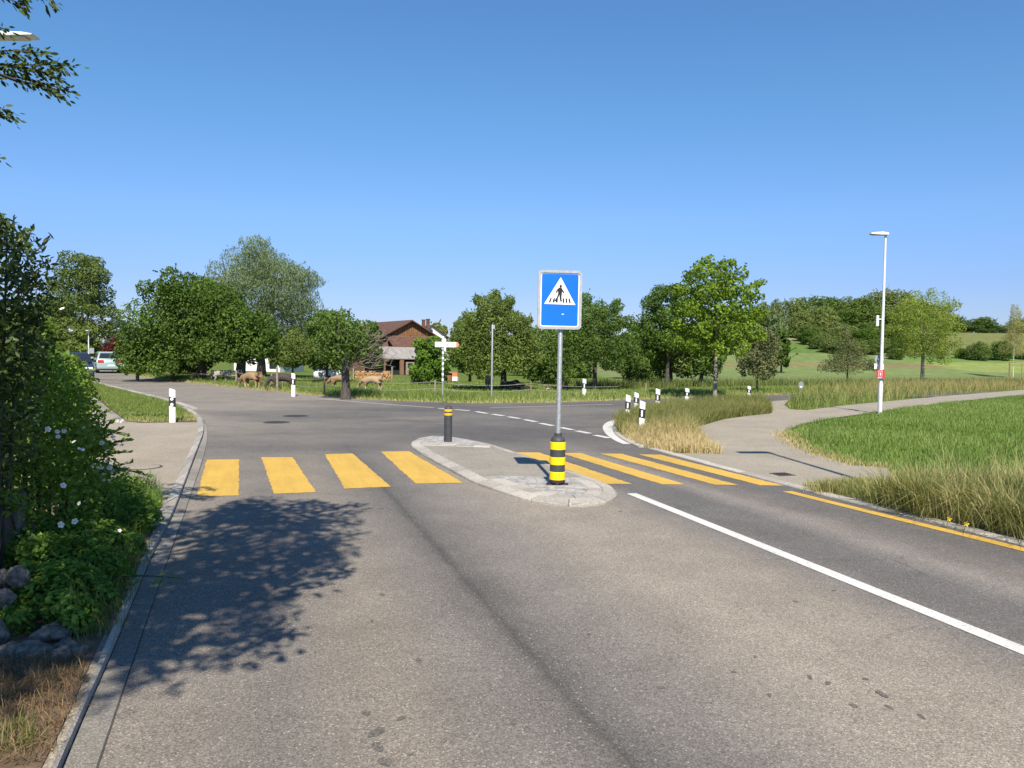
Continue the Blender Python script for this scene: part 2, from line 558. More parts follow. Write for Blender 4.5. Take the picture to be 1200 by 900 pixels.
MT["cowbrown"] = coat("brown_cow_coat", (0.247, 0.155, 0.081), (0.506, 0.391, 0.253), (0.207, 0.121, 0.060))
MT["cowtan"] = coat("tan_cow_coat", (0.310, 0.218, 0.127), (0.644, 0.529, 0.380), (0.230, 0.144, 0.075))
MT["cowdark"] = coat("dark_cow_coat", (0.045, 0.032, 0.026), (0.13, 0.09, 0.065))
MT["cowcream"] = coat("cream_cow_coat", (0.48, 0.35, 0.22), (0.56, 0.46, 0.34))
MT["cowblack"] = coat("black_cow_coat", (0.018, 0.017, 0.017), (0.022, 0.02, 0.02))
MT["cowgrey"] = coat("grey_cow_coat", (0.27, 0.24, 0.2), (0.36, 0.33, 0.28))
MT["horn"] = pm("horn_and_ear", (0.42, 0.32, 0.22), rough=0.7)

LF = {
    "walnut": leafmat("leaf_dark_green", (0.046, 0.087, 0.015), (0.130, 0.210, 0.035)),
    "orchard": leafmat("leaf_orchard", (0.075, 0.119, 0.025), (0.208, 0.264, 0.062)),
    "orchard2": leafmat("leaf_orchard_dark", (0.058, 0.105, 0.023), (0.153, 0.228, 0.045)),
    "willow": leafmat("leaf_willow_grey", (0.112, 0.150, 0.066), (0.235, 0.295, 0.140)),
    "maple": leafmat("leaf_maple", (0.095, 0.161, 0.015), (0.230, 0.329, 0.035), 0.35),
    "poplar": leafmat("leaf_poplar", (0.080, 0.118, 0.026), (0.185, 0.240, 0.066)),
    "yellow": leafmat("leaf_yellow_green", (0.155, 0.212, 0.028), (0.320, 0.375, 0.075), 0.35),
    "greyolive": leafmat("leaf_grey_olive", (0.105, 0.120, 0.050), (0.205, 0.222, 0.098)),
    "red": leafmat("leaf_copper", (0.079, 0.018, 0.018), (0.178, 0.046, 0.040)),
    "bush": leafmat("leaf_fresh_bush", (0.068, 0.147, 0.017), (0.176, 0.287, 0.038)),
    "wood": leafmat("leaf_wood", (0.074, 0.125, 0.029), (0.194, 0.252, 0.063)),
    "wood2": leafmat("leaf_wood_light", (0.107, 0.154, 0.042), (0.239, 0.278, 0.090)),
    "blue": leafmat("leaf_far_hazed", (0.066, 0.106, 0.073), (0.139, 0.191, 0.125)),  # distance haze put into the leaf colour as a blue cast
    "privet": leafmat("leaf_privet", (0.035, 0.058, 0.013), (0.087, 0.133, 0.028), 0.25, 0.5, 0.3),
    "rose": leafmat("leaf_rose", (0.094, 0.166, 0.024), (0.239, 0.345, 0.057), 0.38),
    "weed": leafmat("leaf_weed", (0.088, 0.166, 0.024), (0.225, 0.345, 0.054), 0.36),
    "over": leafmat("leaf_plum", (0.035, 0.055, 0.013), (0.081, 0.122, 0.027), 0.2),
    "birchleaf": leafmat("leaf_birch_pale", (0.245, 0.231, 0.087), (0.444, 0.406, 0.176), 0.4),
}
GR = {
    "mown": grassmat("grass_mown", [(0, (0.085, 0.145, 0.025)), (0.6, (0.165, 0.245, 0.048)), (1.0, (0.30, 0.35, 0.13))]),
    "tall": grassmat("grass_tall", [(0, (0.085, 0.115, 0.028)), (0.45, (0.185, 0.215, 0.062)), (0.75, (0.32, 0.31, 0.12)), (1.0, (0.50, 0.42, 0.22))]),
    "dry": grassmat("grass_dry", [(0, (0.13, 0.155, 0.04)), (0.35, (0.29, 0.27, 0.095)), (0.7, (0.47, 0.37, 0.18)), (1.0, (0.60, 0.47, 0.27))]),
    "mead": grassmat("grass_meadow", [(0, (0.105, 0.155, 0.03)), (0.6, (0.205, 0.265, 0.06)), (1.0, (0.36, 0.36, 0.14))]),
    "red": grassmat("grass_reddish", [(0, (0.12, 0.18, 0.035)), (0.5, (0.25, 0.265, 0.08)), (1.0, (0.44, 0.29, 0.16))]),
    "litter": grassmat("grass_litter", [(0, (0.07, 0.07, 0.02)), (0.3, (0.15, 0.10, 0.05)), (1.0, (0.33, 0.22, 0.12))]),
}


# ------------------------------------------------------------------ object helpers
def link(o, parent=None):
    COL.objects.link(o)
    if parent is not None:
        o.parent = parent
    return o


def tag(o, label, cat=None, group=None, kind=None):
    if label:
        o["label"] = label
    if cat:
        o["category"] = cat
    if group:
        o["group"] = group
    if kind:
        o["kind"] = kind
    return o


def thing(name, loc, label, cat, group=None, rz=0.0):
    o = bpy.data.objects.new(name, None)
    o.empty_display_size = 0.2
    o.location = loc
    o.rotation_euler = (0, 0, rz)
    link(o)
    return tag(o, label, cat, group)


def copy_tree(o, parent=None):
    c = o.copy()
    COL.objects.link(c)
    if parent is not None:
        c.parent = parent
    for ch in list(o.children):
        copy_tree(ch, c)
    return c


class MB:
    """collects faces of one part"""

    def __init__(self):
        self.v, self.f, self.m = [], [], []

    def add(self, vs, fs, mi=0):
        o = len(self.v)
        self.v += [tuple(p) for p in vs]
        self.f += [tuple(i + o for i in f) for f in fs]
        self.m += [mi] * len(fs)
        return self

    def box(self, c, s, rz=0.0, mi=0, ry=0.0):
        hx, hy, hz = s[0] / 2, s[1] / 2, s[2] / 2
        M_ = Matrix.Rotation(rz, 3, "Z") @ Matrix.Rotation(ry, 3, "Y")
        vs = [Vector(c) + M_ @ Vector((x * hx, y * hy, z * hz)) for z in (-1, 1) for y in (-1, 1) for x in (-1, 1)]
        return self.add(vs, [(0, 2, 3, 1), (4, 5, 7, 6), (0, 1, 5, 4), (2, 6, 7, 3), (0, 4, 6, 2), (1, 3, 7, 5)], mi)

    def tube(self, pts, rad, n=8, mi=0, caps=True):
        pts = [Vector(p) for p in pts]
        vs, fs = [], []
        a = None
        for i, p in enumerate(pts):
            t = (pts[min(i + 1, len(pts) - 1)] - pts[max(i - 1, 0)]).normalized()
            if a is None:
                a = t.cross(Vector((0, 0, 1)) if abs(t.z) < .8 else Vector((1, 0, 0)))
            a = a - t * a.dot(t)
            if a.length < 1e-4:
                a = t.orthogonal()
            a.normalize()
            b = t.cross(a)
            r = rad[i] if isinstance(rad, (list, tuple)) else rad
            for k in range(n):
                an = 2 * PI * k / n
                vs.append(p + a * (math.cos(an) * r) + b * (math.sin(an) * r))
        for i in range(len(pts) - 1):
            for k in range(n):
                fs.append((i * n + k, i * n + (k + 1) % n, (i + 1) * n + (k + 1) % n, (i + 1) * n + k))
        if caps:
            fs.append(tuple(range(n)))
            fs.append(tuple((len(pts) - 1) * n + k for k in range(n - 1, -1, -1)))
        return self.add(vs, fs, mi)

    def lathe(self, prof, n=24, mi=0):
        vs, fs = [], []
        for r, z in prof:
            for k in range(n):
                a = 2 * PI * k / n
                vs.append((r * math.cos(a), r * math.sin(a), z))
        for i in range(len(prof) - 1):
            for k in range(n):
                fs.append((i * n + k, i * n + (k + 1) % n, (i + 1) * n + (k + 1) % n, (i + 1) * n + k))
        fs.append(tuple(range(n - 1, -1, -1)))
        fs.append(tuple((len(prof) - 1) * n + k for k in range(n)))
        return self.add(vs, fs, mi)

    def prism(self, poly, z0, z1, mi=0, axis="z"):
        n = len(poly)
        def mk(p, h):
            return (p[0], p[1], h) if axis == "z" else (p[0], h, p[1])
        vs = [mk(p, z0) for p in poly] + [mk(p, z1) for p in poly]
        fs = [tuple(range(n - 1, -1, -1)), tuple(range(n, 2 * n))]
        fs += [(i, (i + 1) % n, n + (i + 1) % n, n + i) for i in range(n)]
        return self.add(vs, fs, mi)

    def build(self, name, mats, parent=None, smooth=False, bevel=0.0, loc=None):
        me = bpy.data.meshes.new(name)
        me.from_pydata(self.v, [], self.f)
        if not isinstance(mats, (list, tuple)):
            mats = [mats]
        for m in mats:
            me.materials.append(m)
        for p, i in zip(me.polygons, self.m):
            p.material_index = i
        bm = bmesh.new()
        bm.from_mesh(me)
        bmesh.ops.recalc_face_normals(bm, faces=bm.faces)
        if bevel:
            es = [e for e in bm.edges if len(e.link_faces) == 2 and e.calc_face_angle() > 0.6]
            bmesh.ops.bevel(bm, geom=es, offset=bevel, segments=2, affect="EDGES", profile=0.6)
        bm.to_mesh(me)
        bm.free()
        if smooth:
            for p in me.polygons:
                p.use_smooth = True
            try:
                me.set_sharp_from_angle(angle=R(38))
            except Exception:
                pass
        o = bpy.data.objects.new(name, me)
        if loc is not None:
            o.location = loc
        return link(o, parent)


def raw_mesh(name, V, loops, starts, totals, mat, tint=None, mat2=None, mi=None, smooth=False):
    me = bpy.data.meshes.new(name)
    me.vertices.add(len(V))
    me.vertices.foreach_set("co", np.ascontiguousarray(V, dtype=np.float32).ravel())
    me.loops.add(len(loops))
    me.loops.foreach_set("vertex_index", loops.astype(np.int32))
    me.polygons.add(len(starts))
    me.polygons.foreach_set("loop_start", starts.astype(np.int32))
    me.polygons.foreach_set("loop_total", totals.astype(np.int32))
    me.materials.append(mat)
    if mat2 is not None:
        me.materials.append(mat2)
        me.polygons.foreach_set("material_index", mi.astype(np.int32))
    if tint is not None:
        a = me.attributes.new("tint", "FLOAT", "POINT")
        a.data.foreach_set("value", tint.astype(np.float32))
    me.update(calc_edges=True)
    return me


def unit(v):
    return v / np.maximum(np.linalg.norm(v, axis=1, keepdims=True), 1e-9)


def leaves_mesh(name, C, Nrm, L, W, mat, tint, hexa=False, along=None):
    """one small leaf face per centre C, facing Nrm"""
    n = len(C)
    rnd = rng.normal(size=(n, 3))
    if along is not None:
        rnd = rnd * 0.35 + along
    a = unit(np.cross(Nrm, np.cross(rnd, Nrm)))
    b = np.cross(Nrm, a)
    L = np.broadcast_to(L, (n,))[:, None]
    W = np.broadcast_to(W, (n,))[:, None]
    if hexa:
        V = np.stack([C - a * L * .5, C - a * L * .2 + b * W * .45 + Nrm * W * .1, C + a * L * .15 + b * W * .42 + Nrm * W * .1, C + a * L * .5,
                      C + a * L * .15 - b * W * .42 + Nrm * W * .1, C - a * L * .2 - b * W * .45 + Nrm * W * .1], 1)
        k = 6
    else:
        V = np.stack([C - a * L * .5, C + b * W * .5, C + a * L * .5, C - b * W * .5], 1)
        k = 4
    V = V.reshape(-1, 3)
    return raw_mesh(name, V, np.arange(n * k), np.arange(n) * k, np.full(n, k), mat, np.repeat(tint, k))


def sphere_dirs(n):
    return unit(rng.normal(size=(n, 3)))


def lobe_cloud(lobes, n, fill=0.22, cull=0.74):
    """points on and in a union of balls -> centres, outward dirs, lobe index"""
    lobes = np.asarray(lobes, float)
    w = lobes[:, 3] ** 2
    k = rng.choice(len(lobes), size=int(n * 1.9), p=w / w.sum())
    d = sphere_dirs(len(k))
    rr = np.where(rng.random(len(k)) < fill, rng.uniform(.35, .85, len(k)), rng.normal(.96, .07, len(k)))
    C = lobes[k, :3] + d * (lobes[k, 3] * rr)[:, None] * np.array([1, 1, .92])
    keep = np.ones(len(k), bool)
    for i, lb in enumerate(lobes):
        q = np.linalg.norm(C - lb[:3], axis=1) / lb[3]
        keep &= ~((q < cull) & (k != i) & (rng.random(len(k)) > 0.25))
    C, d, k = C[keep][:n], d[keep][:n], k[keep][:n]
    return C, d, k


def n3(p, s, seed=0.0):
    """cheap smooth 3-d noise, about -1..1"""
    x, y, z = (p[:, 0] * s + seed), (p[:, 1] * s + seed * 1.7), (p[:, 2] * s - seed * .6)
    a = np.sin(x + 1.4 * np.sin(y * 1.1 + .5) + np.sin(z * .7)) * np.cos(z * 1.13 + 1.2 * np.sin(x * .9 + 1.3))
    b = np.sin(y * 1.27 + 1.3 * np.sin(z * .95 + 2.1) + .7) * np.cos(x * .8 + np.sin(y * 1.6))
    return (a + b) * .62


def clumpy(C, d, k, lobes, size):
    """break the smooth masses up: push leaves in and out, thin them where the noise is low, add shoots past the outline"""
    lobes = np.asarray(lobes, float)
    r = lobes[k, 3]
    sd = random.uniform(0, 60)
    f1, f2 = 2.6 / max(size * 5, .35), 2.6 / max(size * 2.4, .16)
    v = n3(C, f1, sd)
    w = n3(C, f2, sd + 9)
    C = C + d * (np.minimum(r, size * 9) * (.20 * v + .12 * w))[:, None]
    keep = (v * .6 + w * .7 + rng.normal(0, .22, len(C))) > -.42
    C, d, k = C[keep], d[keep], k[keep]
    # shoots
    m = max(30, len(C) // 90)
    i = rng.choice(len(C), size=m)
    out = (d[i, 2] > -.35)
    i = i[out]
    dirs = unit(d[i] * .8 + rng.normal(0, .35, (len(i), 3)) + np.array([0, 0, .55]))
    ln = size * rng.uniform(1.6, 4.2, len(i))
    per = 9
    t = rng.random((len(i), per))
    q = C[i][:, None, :] + dirs[:, None, :] * (ln[:, None] * t)[:, :, None] + rng.normal(0, size * .22, (len(i), per, 3)) * (1.1 - t)[:, :, None]
    C = np.concatenate([C, q.reshape(-1, 3)])
    d = np.concatenate([d, np.repeat(dirs, per, 0)])
    k = np.concatenate([k, np.repeat(k[i], per)])
    return C, d, k


def crown_lobes(h0, h1, rad, n, shape="round", ragged=14, sx=1.0):
    L = []
    hh = h1 - h0
    for i in range(n):
        t = (i + .5) / n * .9 + .05
        t = min(max(t + random.uniform(-.06, .06), .06), .97)
        if shape == "cone":
            pr = (1 - t) ** .75 * .95 + .10
        elif shape == "willow":
            pr = (1 - t ** 1.8) * (.72 + .28 * math.sin(min(t * 4, PI / 2))) + .16
        elif shape == "vase":
            pr = .45 + .55 * math.sin(PI * min(1, (t * .95 + .18))) if t < .8 else .7
        elif shape == "flat":
            pr = (1 - (2 * t - .75) ** 2 * .45)
            pr = max(pr, .3)
        else:
            pr = math.sqrt(max(0.05, 1 - (2 * t - .85) ** 2 * .72))
        a = i * 2.4 + random.uniform(-.5, .5)
        lr = rad * random.uniform(.30, .46) * (.55 + .45 * pr)
        q = max(0, rad * pr - lr * .75) * math.sqrt(random.uniform(.35, 1))
        L.append((math.cos(a) * q * sx, math.sin(a) * q, h0 + hh * t, min(lr, hh * .3)))
    for i in range(ragged):
        b = random.choice(L[:n])
        d = Vector((random.gauss(0, 1), random.gauss(0, 1), random.gauss(.35, .8))).normalized()
        L.append((b[0] + d.x * b[3] * 1.02, b[1] + d.y * b[3] * 1.02, b[2] + d.z * b[3] * .95, b[3] * random.uniform(.28, .5)))
    L.append((0, 0, h0 + hh * .45, min(rad * .5, hh * .35)))
    return L


def trunk_mb(h, r, lobes, nl=6, lean=0.0, top=.62, crown0=0.0):
    mb = MB()
    pts, rad = [], []
    for i in range(6):
        t = i / 5
        pts.append((lean * h * t + random.uniform(-.25, .25) * r * (i > 0), random.uniform(-.25, .25) * r * (i > 0), h * top * t))
        rad.append(r * (1.25 if i == 0 else 1 - .55 * t))
    pts[0] = (0, 0, -.08)
    mb.tube(pts, rad, 9)
    big = sorted(lobes, key=lambda l: -l[3])[:max(nl * 2, 3)]
    random.shuffle(big)
    for l in big[:nl]:
        z0 = max(crown0 * .8, h * top * random.uniform(.45, .95))
        z0 = min(z0, l[2] - l[3] * .2) if l[2] > .3 * h else h * top * .5
        t = z0 / (h * top)
        s = Vector((lean * h * t, 0, z0))
        e = Vector(l[:3])
        m_ = s.lerp(e, .5) + Vector((random.uniform(-.1, .1), random.uniform(-.1, .1), .12)) * (e - s).length
        mb.tube([s, m_, e], [r * .42, r * .27, r * .07], 6)
    return mb


def make_tree(name, label, cat, base, h, rad, leaf, trunk_r, crown_from=.25, shape="round", nl=16, leafsize=.14, dens=1.5, group=None, bark="bark",
              lean=0.0, ragged=14, sx=1.0, limbs=6, maxleaf=30000, drop=False):
    root = thing(name, base, label, cat, group)
    h0 = h * crown_from
    lobes = crown_lobes(h0, h * .97, rad, nl, shape, ragged, sx)
    if lean:
        lobes = [(l[0] + lean * l[2], l[1], l[2], l[3]) for l in lobes]
    area = 4 * PI * (rad * .8) * ((h - h0) * .45)
    n = int(min(maxleaf, dens * 2.2 * area / (leafsize * leafsize * .32)))
    C, d, k = lobe_cloud(lobes, n)
    C, d, k = clumpy(C, d, k, lobes, leafsize)
    nr = unit(d * .75 + rng.normal(size=d.shape) * .6 + np.array([0, 0, .25]))
    lt = rng.random(len(lobes))
    tint = np.clip(lt[k] * .55 + rng.random(len(k)) * .45, 0, 1)
    along = np.tile(np.array([[0, 0, -1.0]]), (len(C), 1)) if drop else None
    sz = leafsize * rng.uniform(.7, 1.3, len(C))
    me = leaves_mesh("crown", C, nr, sz * (1.5 if drop else 1.15), sz * (.36 if drop else .62), LF[leaf], tint, along=along)
    o = bpy.data.objects.new("crown", me)
    link(o, root)
    trunk_mb(h, trunk_r, lobes, limbs, lean, crown0=h0).build("trunk", MT[bark], root, smooth=True)
    return root


def in_poly(x, y, poly):
    poly = np.asarray(poly)
    inside = np.zeros(len(x), bool)
    j = len(poly) - 1
    for i in range(len(poly)):
        xi, yi = poly[i]
        xj, yj = poly[j]
        c = ((yi > y) != (yj > y)) & (x < (xj - xi) * (y - yi) / (yj - yi + 1e-12) + xi)
        inside ^= c
        j = i
    return inside


def scatter(poly, n):
    poly = np.asarray(poly, float)
    lo, hi = poly.min(0), poly.max(0)
    out = np.zeros((0, 2))
    while len(out) < n:
        q = rng.uniform(lo, hi, size=(n * 2, 2))
        out = np.concatenate([out, q[in_poly(q[:, 0], q[:, 1], poly)]])
    return out[:n]


def vnoise(p, s, seed=0):
    """cheap smooth 2-d noise, 0..1"""
    x, y = p[:, 0] * s + seed * 7.3, p[:, 1] * s + seed * 3.1
    v = (np.sin(x * 1.0 + 1.7 * np.sin(y * .83)) + np.sin(y * 1.31 + 1.3 * np.sin(x * .71 + 2)) + .6 * np.sin(x * 2.3 - y * 1.9 + 1) + .5 * np.sin(x * 4.1 + y * 3.7))
    return np.clip(v / 5.2 + .5, 0, 1)


def blades(name, pts, z, h, w, lean, tint, mat, label, cat="grass", kind="stuff", wind=(0.0, 0.0), fan=None):
    n = len(pts)
    h = np.broadcast_to(h, (n,)).astype(float)
    w = np.broadcast_to(w, (n,)).astype(float)
    z = np.broadcast_to(z, (n,)).astype(float)
    ph = rng.uniform(0, 2 * PI, n)
    wv = np.stack([np.cos(ph), np.sin(ph), np.zeros(n)], 1) * (w / 2)[:, None]
    la = rng.uniform(0, 2 * PI, n)
    ll = np.abs(rng.normal(0, 1, n)) * lean * h
    lv = np.stack([np.cos(la) * ll + wind[0] * h, np.sin(la) * ll + wind[1] * h, np.zeros(n)], 1)
    if fan is not None:
        lv[:, :2] += fan * h[:, None]
    base = np.stack([pts[:, 0], pts[:, 1], z], 1)
    up = np.array([0, 0, 1.0])
    mid = base + lv * .32 + up * (h * .6)[:, None]
    lz = np.linalg.norm(lv, axis=1)
    tip = base + lv + up * np.sqrt(np.maximum(h * h - lz * lz * .55, (h * .25) ** 2))[:, None]
    V = np.stack([base - wv, base + wv, mid + wv * .75, mid - wv * .75, tip], 1).reshape(-1, 3)
    i = np.arange(n)[:, None] * 5
    loops = (i + np.array([[0, 1, 2, 3, 3, 2, 4]])).ravel()
    st = (np.arange(n)[:, None] * 7 + np.array([[0, 4]])).ravel()
    tot = np.tile(np.array([4, 3]), n)
    me = raw_mesh(name, V, loops, st, tot, mat, np.repeat(np.clip(tint, 0, 1), 5))
    o = bpy.data.objects.new(name, me)
    link(o)
    return tag(o, label, cat, None, kind)


def flat(name, poly, z, mat, parent=None, label=None, cat=None, kind=None, sides=0.0):
    """a sheet from a 2-d outline"""
    me = bpy.data.meshes.new(name)
    bm = bmesh.new()
    vs = [bm.verts.new((p[0], p[1], z)) for p in poly]
    f = bm.faces.new(vs)
    if sides:
        r = bmesh.ops.extrude_face_region(bm, geom=[f])
        bmesh.ops.translate(bm, verts=[g for g in r["geom"] if isinstance(g, bmesh.types.BMVert)], vec=(0, 0, -sides))
    bmesh.ops.recalc_face_normals(bm, faces=bm.faces)
    if not sides and bm.faces[:] and bm.faces[:][0].normal.z < 0:
        bmesh.ops.reverse_faces(bm, faces=bm.faces)
    bmesh.ops.triangulate(bm, faces=bm.faces)
    bm.to_mesh(me)
    bm.free()
    me.materials.append(mat)
    o = bpy.data.objects.new(name, me)
    link(o, parent)
    return tag(o, label, cat, None, kind)


def chaikin(p, n=2, closed=False):
    p = [np.asarray(q, float) for q in p]
    for _ in range(n):
        o = [] if closed else [p[0]]
        m = len(p)
        for i in range(m if closed else m - 1):
            a, b = p[i], p[(i + 1) % m]
            o += [a * .75 + b * .25, a * .25 + b * .75]
        if not closed:
            o.append(p[-1])
        p = o
    return p


def resample(p, n):
    p = np.asarray(p, float)
    s = np.concatenate([[0], np.cumsum(np.linalg.norm(np.diff(p, axis=0), axis=1))])
    t = np.linspace(0, s[-1], n)
    return np.stack([np.interp(t, s, p[:, k]) for k in range(2)], 1), s[-1]


def offset(p, d):
    p = np.asarray(p, float)
    t = np.gradient(p, axis=0)
    t /= np.linalg.norm(t, axis=1, keepdims=True)
    return p + np.stack([-t[:, 1], t[:, 0]], 1) * d


def strip(name, A, B, z, mat, parent=None, **kw):
    poly = list(A) + list(B)[::-1]
    n = len(A)
    me = bpy.data.meshes.new(name)
    vs = [(a[0], a[1], z) for a in A] + [(b[0], b[1], z) for b in B]
    me.from_pydata(vs, [], [(i, i + 1, n + i + 1, n + i) for i in range(n - 1)])
    bm = bmesh.new()
    bm.from_mesh(me)
    bmesh.ops.recalc_face_normals(bm, faces=bm.faces)
    if sum(f.normal.z for f in bm.faces) < 0:
        bmesh.ops.reverse_faces(bm, faces=bm.faces)
    bm.to_mesh(me)
    bm.free()
    me.materials.append(mat)
    o = bpy.data.objects.new(name, me)
    link(o, parent)
    if kw:
        tag(o, kw.get("label"), kw.get("cat"), None, kw.get("kind"))
    return o


def stones(mb, A, B, length, z0, za, zb, gap=.012, mi=0):
    """row of kerb stones between two outlines A and B; top heights za at A and zb at B"""
    _, la = resample(A, 2)
    _, lb = resample(B, 2)
    n = max(2, int(max(la, lb) / length))
    sub = 3
    RA, _ = resample(A, n * sub + 1)
    RB, _ = resample(B, n * sub + 1)
    if len(A) == len(B):
        A_, B_ = np.asarray(A, float), np.asarray(B, float)
        sa = np.concatenate([[0], np.cumsum(np.linalg.norm(np.diff((A_ + B_) / 2, axis=0), axis=1))])
        ti = np.interp(np.linspace(0, sa[-1], n * sub + 1), sa, np.arange(len(A_)))
        RA = np.stack([np.interp(ti, np.arange(len(A_)), A_[:, k]) for k in range(2)], 1)
        RB = np.stack([np.interp(ti, np.arange(len(B_)), B_[:, k]) for k in range(2)], 1)
    for i in range(n):
        a = RA[i * sub:(i + 1) * sub + 1].copy()
        b = RB[i * sub:(i + 1) * sub + 1].copy()
        for q in (a, b):
            t = q[1] - q[0]
            q[0] += t / (np.linalg.norm(t) + 1e-9) * gap / 2
            t = q[-1] - q[-2]
            q[-1] -= t / (np.linalg.norm(t) + 1e-9) * gap / 2
        dz = random.uniform(-.004, .004)
        m = sub + 1
        ia, ib = a * .94 + b * .06, b * .94 + a * .06
        vs = [(p[0], p[1], z0) for p in a] + [(p[0], p[1], za - .012 + dz) for p in a] + [(p[0], p[1], za + dz) for p in ia] + \
             [(p[0], p[1], zb + dz) for p in ib] + [(p[0], p[1], zb - .012 + dz) for p in b] + [(p[0], p[1], z0) for p in b]
        fs = []
        for r_ in range(5):
            for k in range(sub):
                fs.append((r_ * m + k, r_ * m + k + 1, (r_ + 1) * m + k + 1, (r_ + 1) * m + k))
        fs.append(tuple(r_ * m for r_ in range(6)))
        fs.append(tuple(r_ * m + sub for r_ in range(5, -1, -1)))
        mb.add(vs, fs, mi)
    return mb


def GL(pxs, z=0.0):
    return [G(a, b, z) for a, b in pxs]


UD = np.array([math.cos(ROADROT), math.sin(ROADROT)])
VD = np.array([-math.sin(ROADROT), math.cos(ROADROT)])


def UV(u, v):
    return UD * u + VD * v


def uv_of(p):
    return float(np.dot(UD, p[:2])), float(np.dot(VD, p[:2]))


# ------------------------------------------------------------------ ground sheet
def build_ground():
    xs = np.unique(np.concatenate([np.linspace(-1200, -120, 16), np.linspace(-120, -40, 24), np.linspace(-40, 60, 70), np.linspace(60, 200, 56), np.linspace(200, 1200, 20)]))
    ys = np.unique(np.concatenate([np.linspace(-60, 10, 10), np.linspace(10, 110, 72), np.linspace(110, 290, 80), np.linspace(290, 500, 20), np.linspace(500, 2500, 14)]))
    X, Y = np.meshgrid(xs, ys)
    x, y = X.ravel(), Y.ravel()
    z = H(x, y) - 0.03
    V = np.stack([x, y, z], 1)
    nx, ny = len(xs), len(ys)
    i, j = np.meshgrid(np.arange(nx - 1), np.arange(ny - 1))
    a = (j * nx + i).ravel()
    F = np.stack([a, a + 1, a + 1 + nx, a + nx], 1)
    me = raw_mesh("ground", V, F.ravel(), np.arange(len(F)) * 4, np.full(len(F), 4), MT["ground"])
    for p in me.polygons:
        p.use_smooth = True
    c = np.zeros((len(x), 4))
    base = np.array([.105, .145, .034])
    c[:, :3] = base
    fld = (x > 12)
    wheat = np.array([.150, .192, .074])
    olive = np.array([.15, .165, .062])
    bright = np.array([.20, .245, .078])
    brown = np.array([.20, .165, .08])
    green2 = np.array([.10, .155, .042])
    wob = 4 * np.sin(x * .07) + 3 * np.sin(x * .023 + 1)
    def put(mask, col):
        c[mask, :3] = col
    put(fld & (y > 70), np.array([.125, .165, .05]))
    put(fld & (y > 84), wheat)
    put(fld & (y > 134 + wob * .3) & (x < 76), brown)
    put(fld & (y > 141 + wob * .3) & (x < 76), np.array([.150, .195, .072]))
    put(fld & (y > 128 + wob * .4) & (x >= 76), bright)
    put(fld & (y > 146 + wob * .4) & (x >= 76), green2 * 1.25)
    put(fld & (y > 158 + wob) & (x >= 76), olive)
    put(fld & (y > 160) & (x < 76), green2)
    put(fld & (y > 186) & (x < 76), np.array([.27, .23, .12]))
    put(fld & (y > 196) & (x < 90), np.array([.11, .15, .04]))
    put(fld & (y > 232), np.array([.10, .14, .04]))
    c[:, 3] = 1
    at = me.color_attributes.new("field", "FLOAT_COLOR", "POINT")
    at.data.foreach_set("color", c.astype(np.float32).ravel())
    o = bpy.data.objects.new("ground", me)
    link(o)
    tag(o, "green meadow ground with pale fields rising to a low hill", "ground", None, "structure")


build_ground()

# ------------------------------------------------------------------ road and its markings
KERB_R = GL([(116, 897), (142, 819), (165, 750), (199, 651), (216, 604), (225, 576), (238, 540), (243.5, 515), (243, 499), (236, 487.5), (224, 478.5)])
KERB_M = GL([(72, 897), (101, 828), (124, 779), (156, 701), (182, 640), (200, 610), (216, 568), (234, 520), (239, 508), (238.5, 495), (231, 485), (218, 477.5)], .02)
KERB_L = GL([(62, 897), (93, 832), (116, 774), (142, 715), (168, 652), (181, 618), (202, 573), (220, 533), (231.5, 509), (232.5, 495), (225, 485.5), (211, 478)], .05)


def back_ext(p, n=7.0):
    t = p[0] - p[1]
    t = t / np.linalg.norm(t)
    return [p[0] + t * n] + list(p)


KERB_R, KERB_M, KERB_L = back_ext(KERB_R), back_ext(KERB_M), back_ext(KERB_L)
KR, KM, KLf = [chaikin(k, 2) for k in (KERB_R, KERB_M, KERB_L)]
left_road_near = GL([(200, 470), (165, 461), (130, 452.8), (108, 447.5), (72, 444.5), (45, 440), (20, 434)])
farpts = [np.array(q) for q in FAR]
dirL = np.array([-0.86, 0.52])
beyondL = left_road_near[-1] + dirL * 60
side_near_px = [(925, 469), (890, 471.5), (840, 475), (790, 479.5), (755, 484.5), (735, 490), (725, 494.5), (718.5, 499), (717.5, 503.5), (722, 511), (733, 518), (748, 524)]
side_near = chaikin(GL(side_near_px), 2)
pE = G(1000, 465)
KE = chaikin(GL([(760, 525.5), (790, 534), (820, 542), (880, 558), (947, 576), (997, 589), (1100, 614.5), (1200, 639.5)]), 1)
_kt = (KE[-1] - KE[-3]) / np.linalg.norm(KE[-1] - KE[-3])
KE = KE + [KE[-1] + _kt * 5, KE[-1] + _kt * 12]
road_poly = list(KR) + left_road_near + [beyondL, beyondL + np.array([4.0, 6.0])] + chaikin(farpts, 1) + [FAR[-1] + np.array([25, 9]), FAR[-1] + np.array([27, 2.5]), pE] + side_near + KE
road = flat("road", road_poly, 0.0, MT["asphalt"], label="worn grey tan asphalt road opening into a junction beyond the crossing", cat="road", kind="structure")

# crossing stripes
STR = [[(231, 582), (280, 581), (280, 538.5), (242, 539)], [(321, 579), (370, 577), (343, 536), (306, 536)],
       [(404, 573), (458, 570.5), (413, 531.5), (380.5, 532.5)], [(487, 567), (543, 566), (479, 529), (446, 529.5)],
       [(709.5, 567.4), (741, 567.4), (631.5, 530.4), (603, 530.4)], [(775, 567.8), (803.5, 568), (680, 531), (657, 531)],
       [(838, 568.3), (866, 568.8), (728.7, 532), (703, 531.7)], [(891, 569), (919, 569.4), (774, 533), (748, 532.7)]]


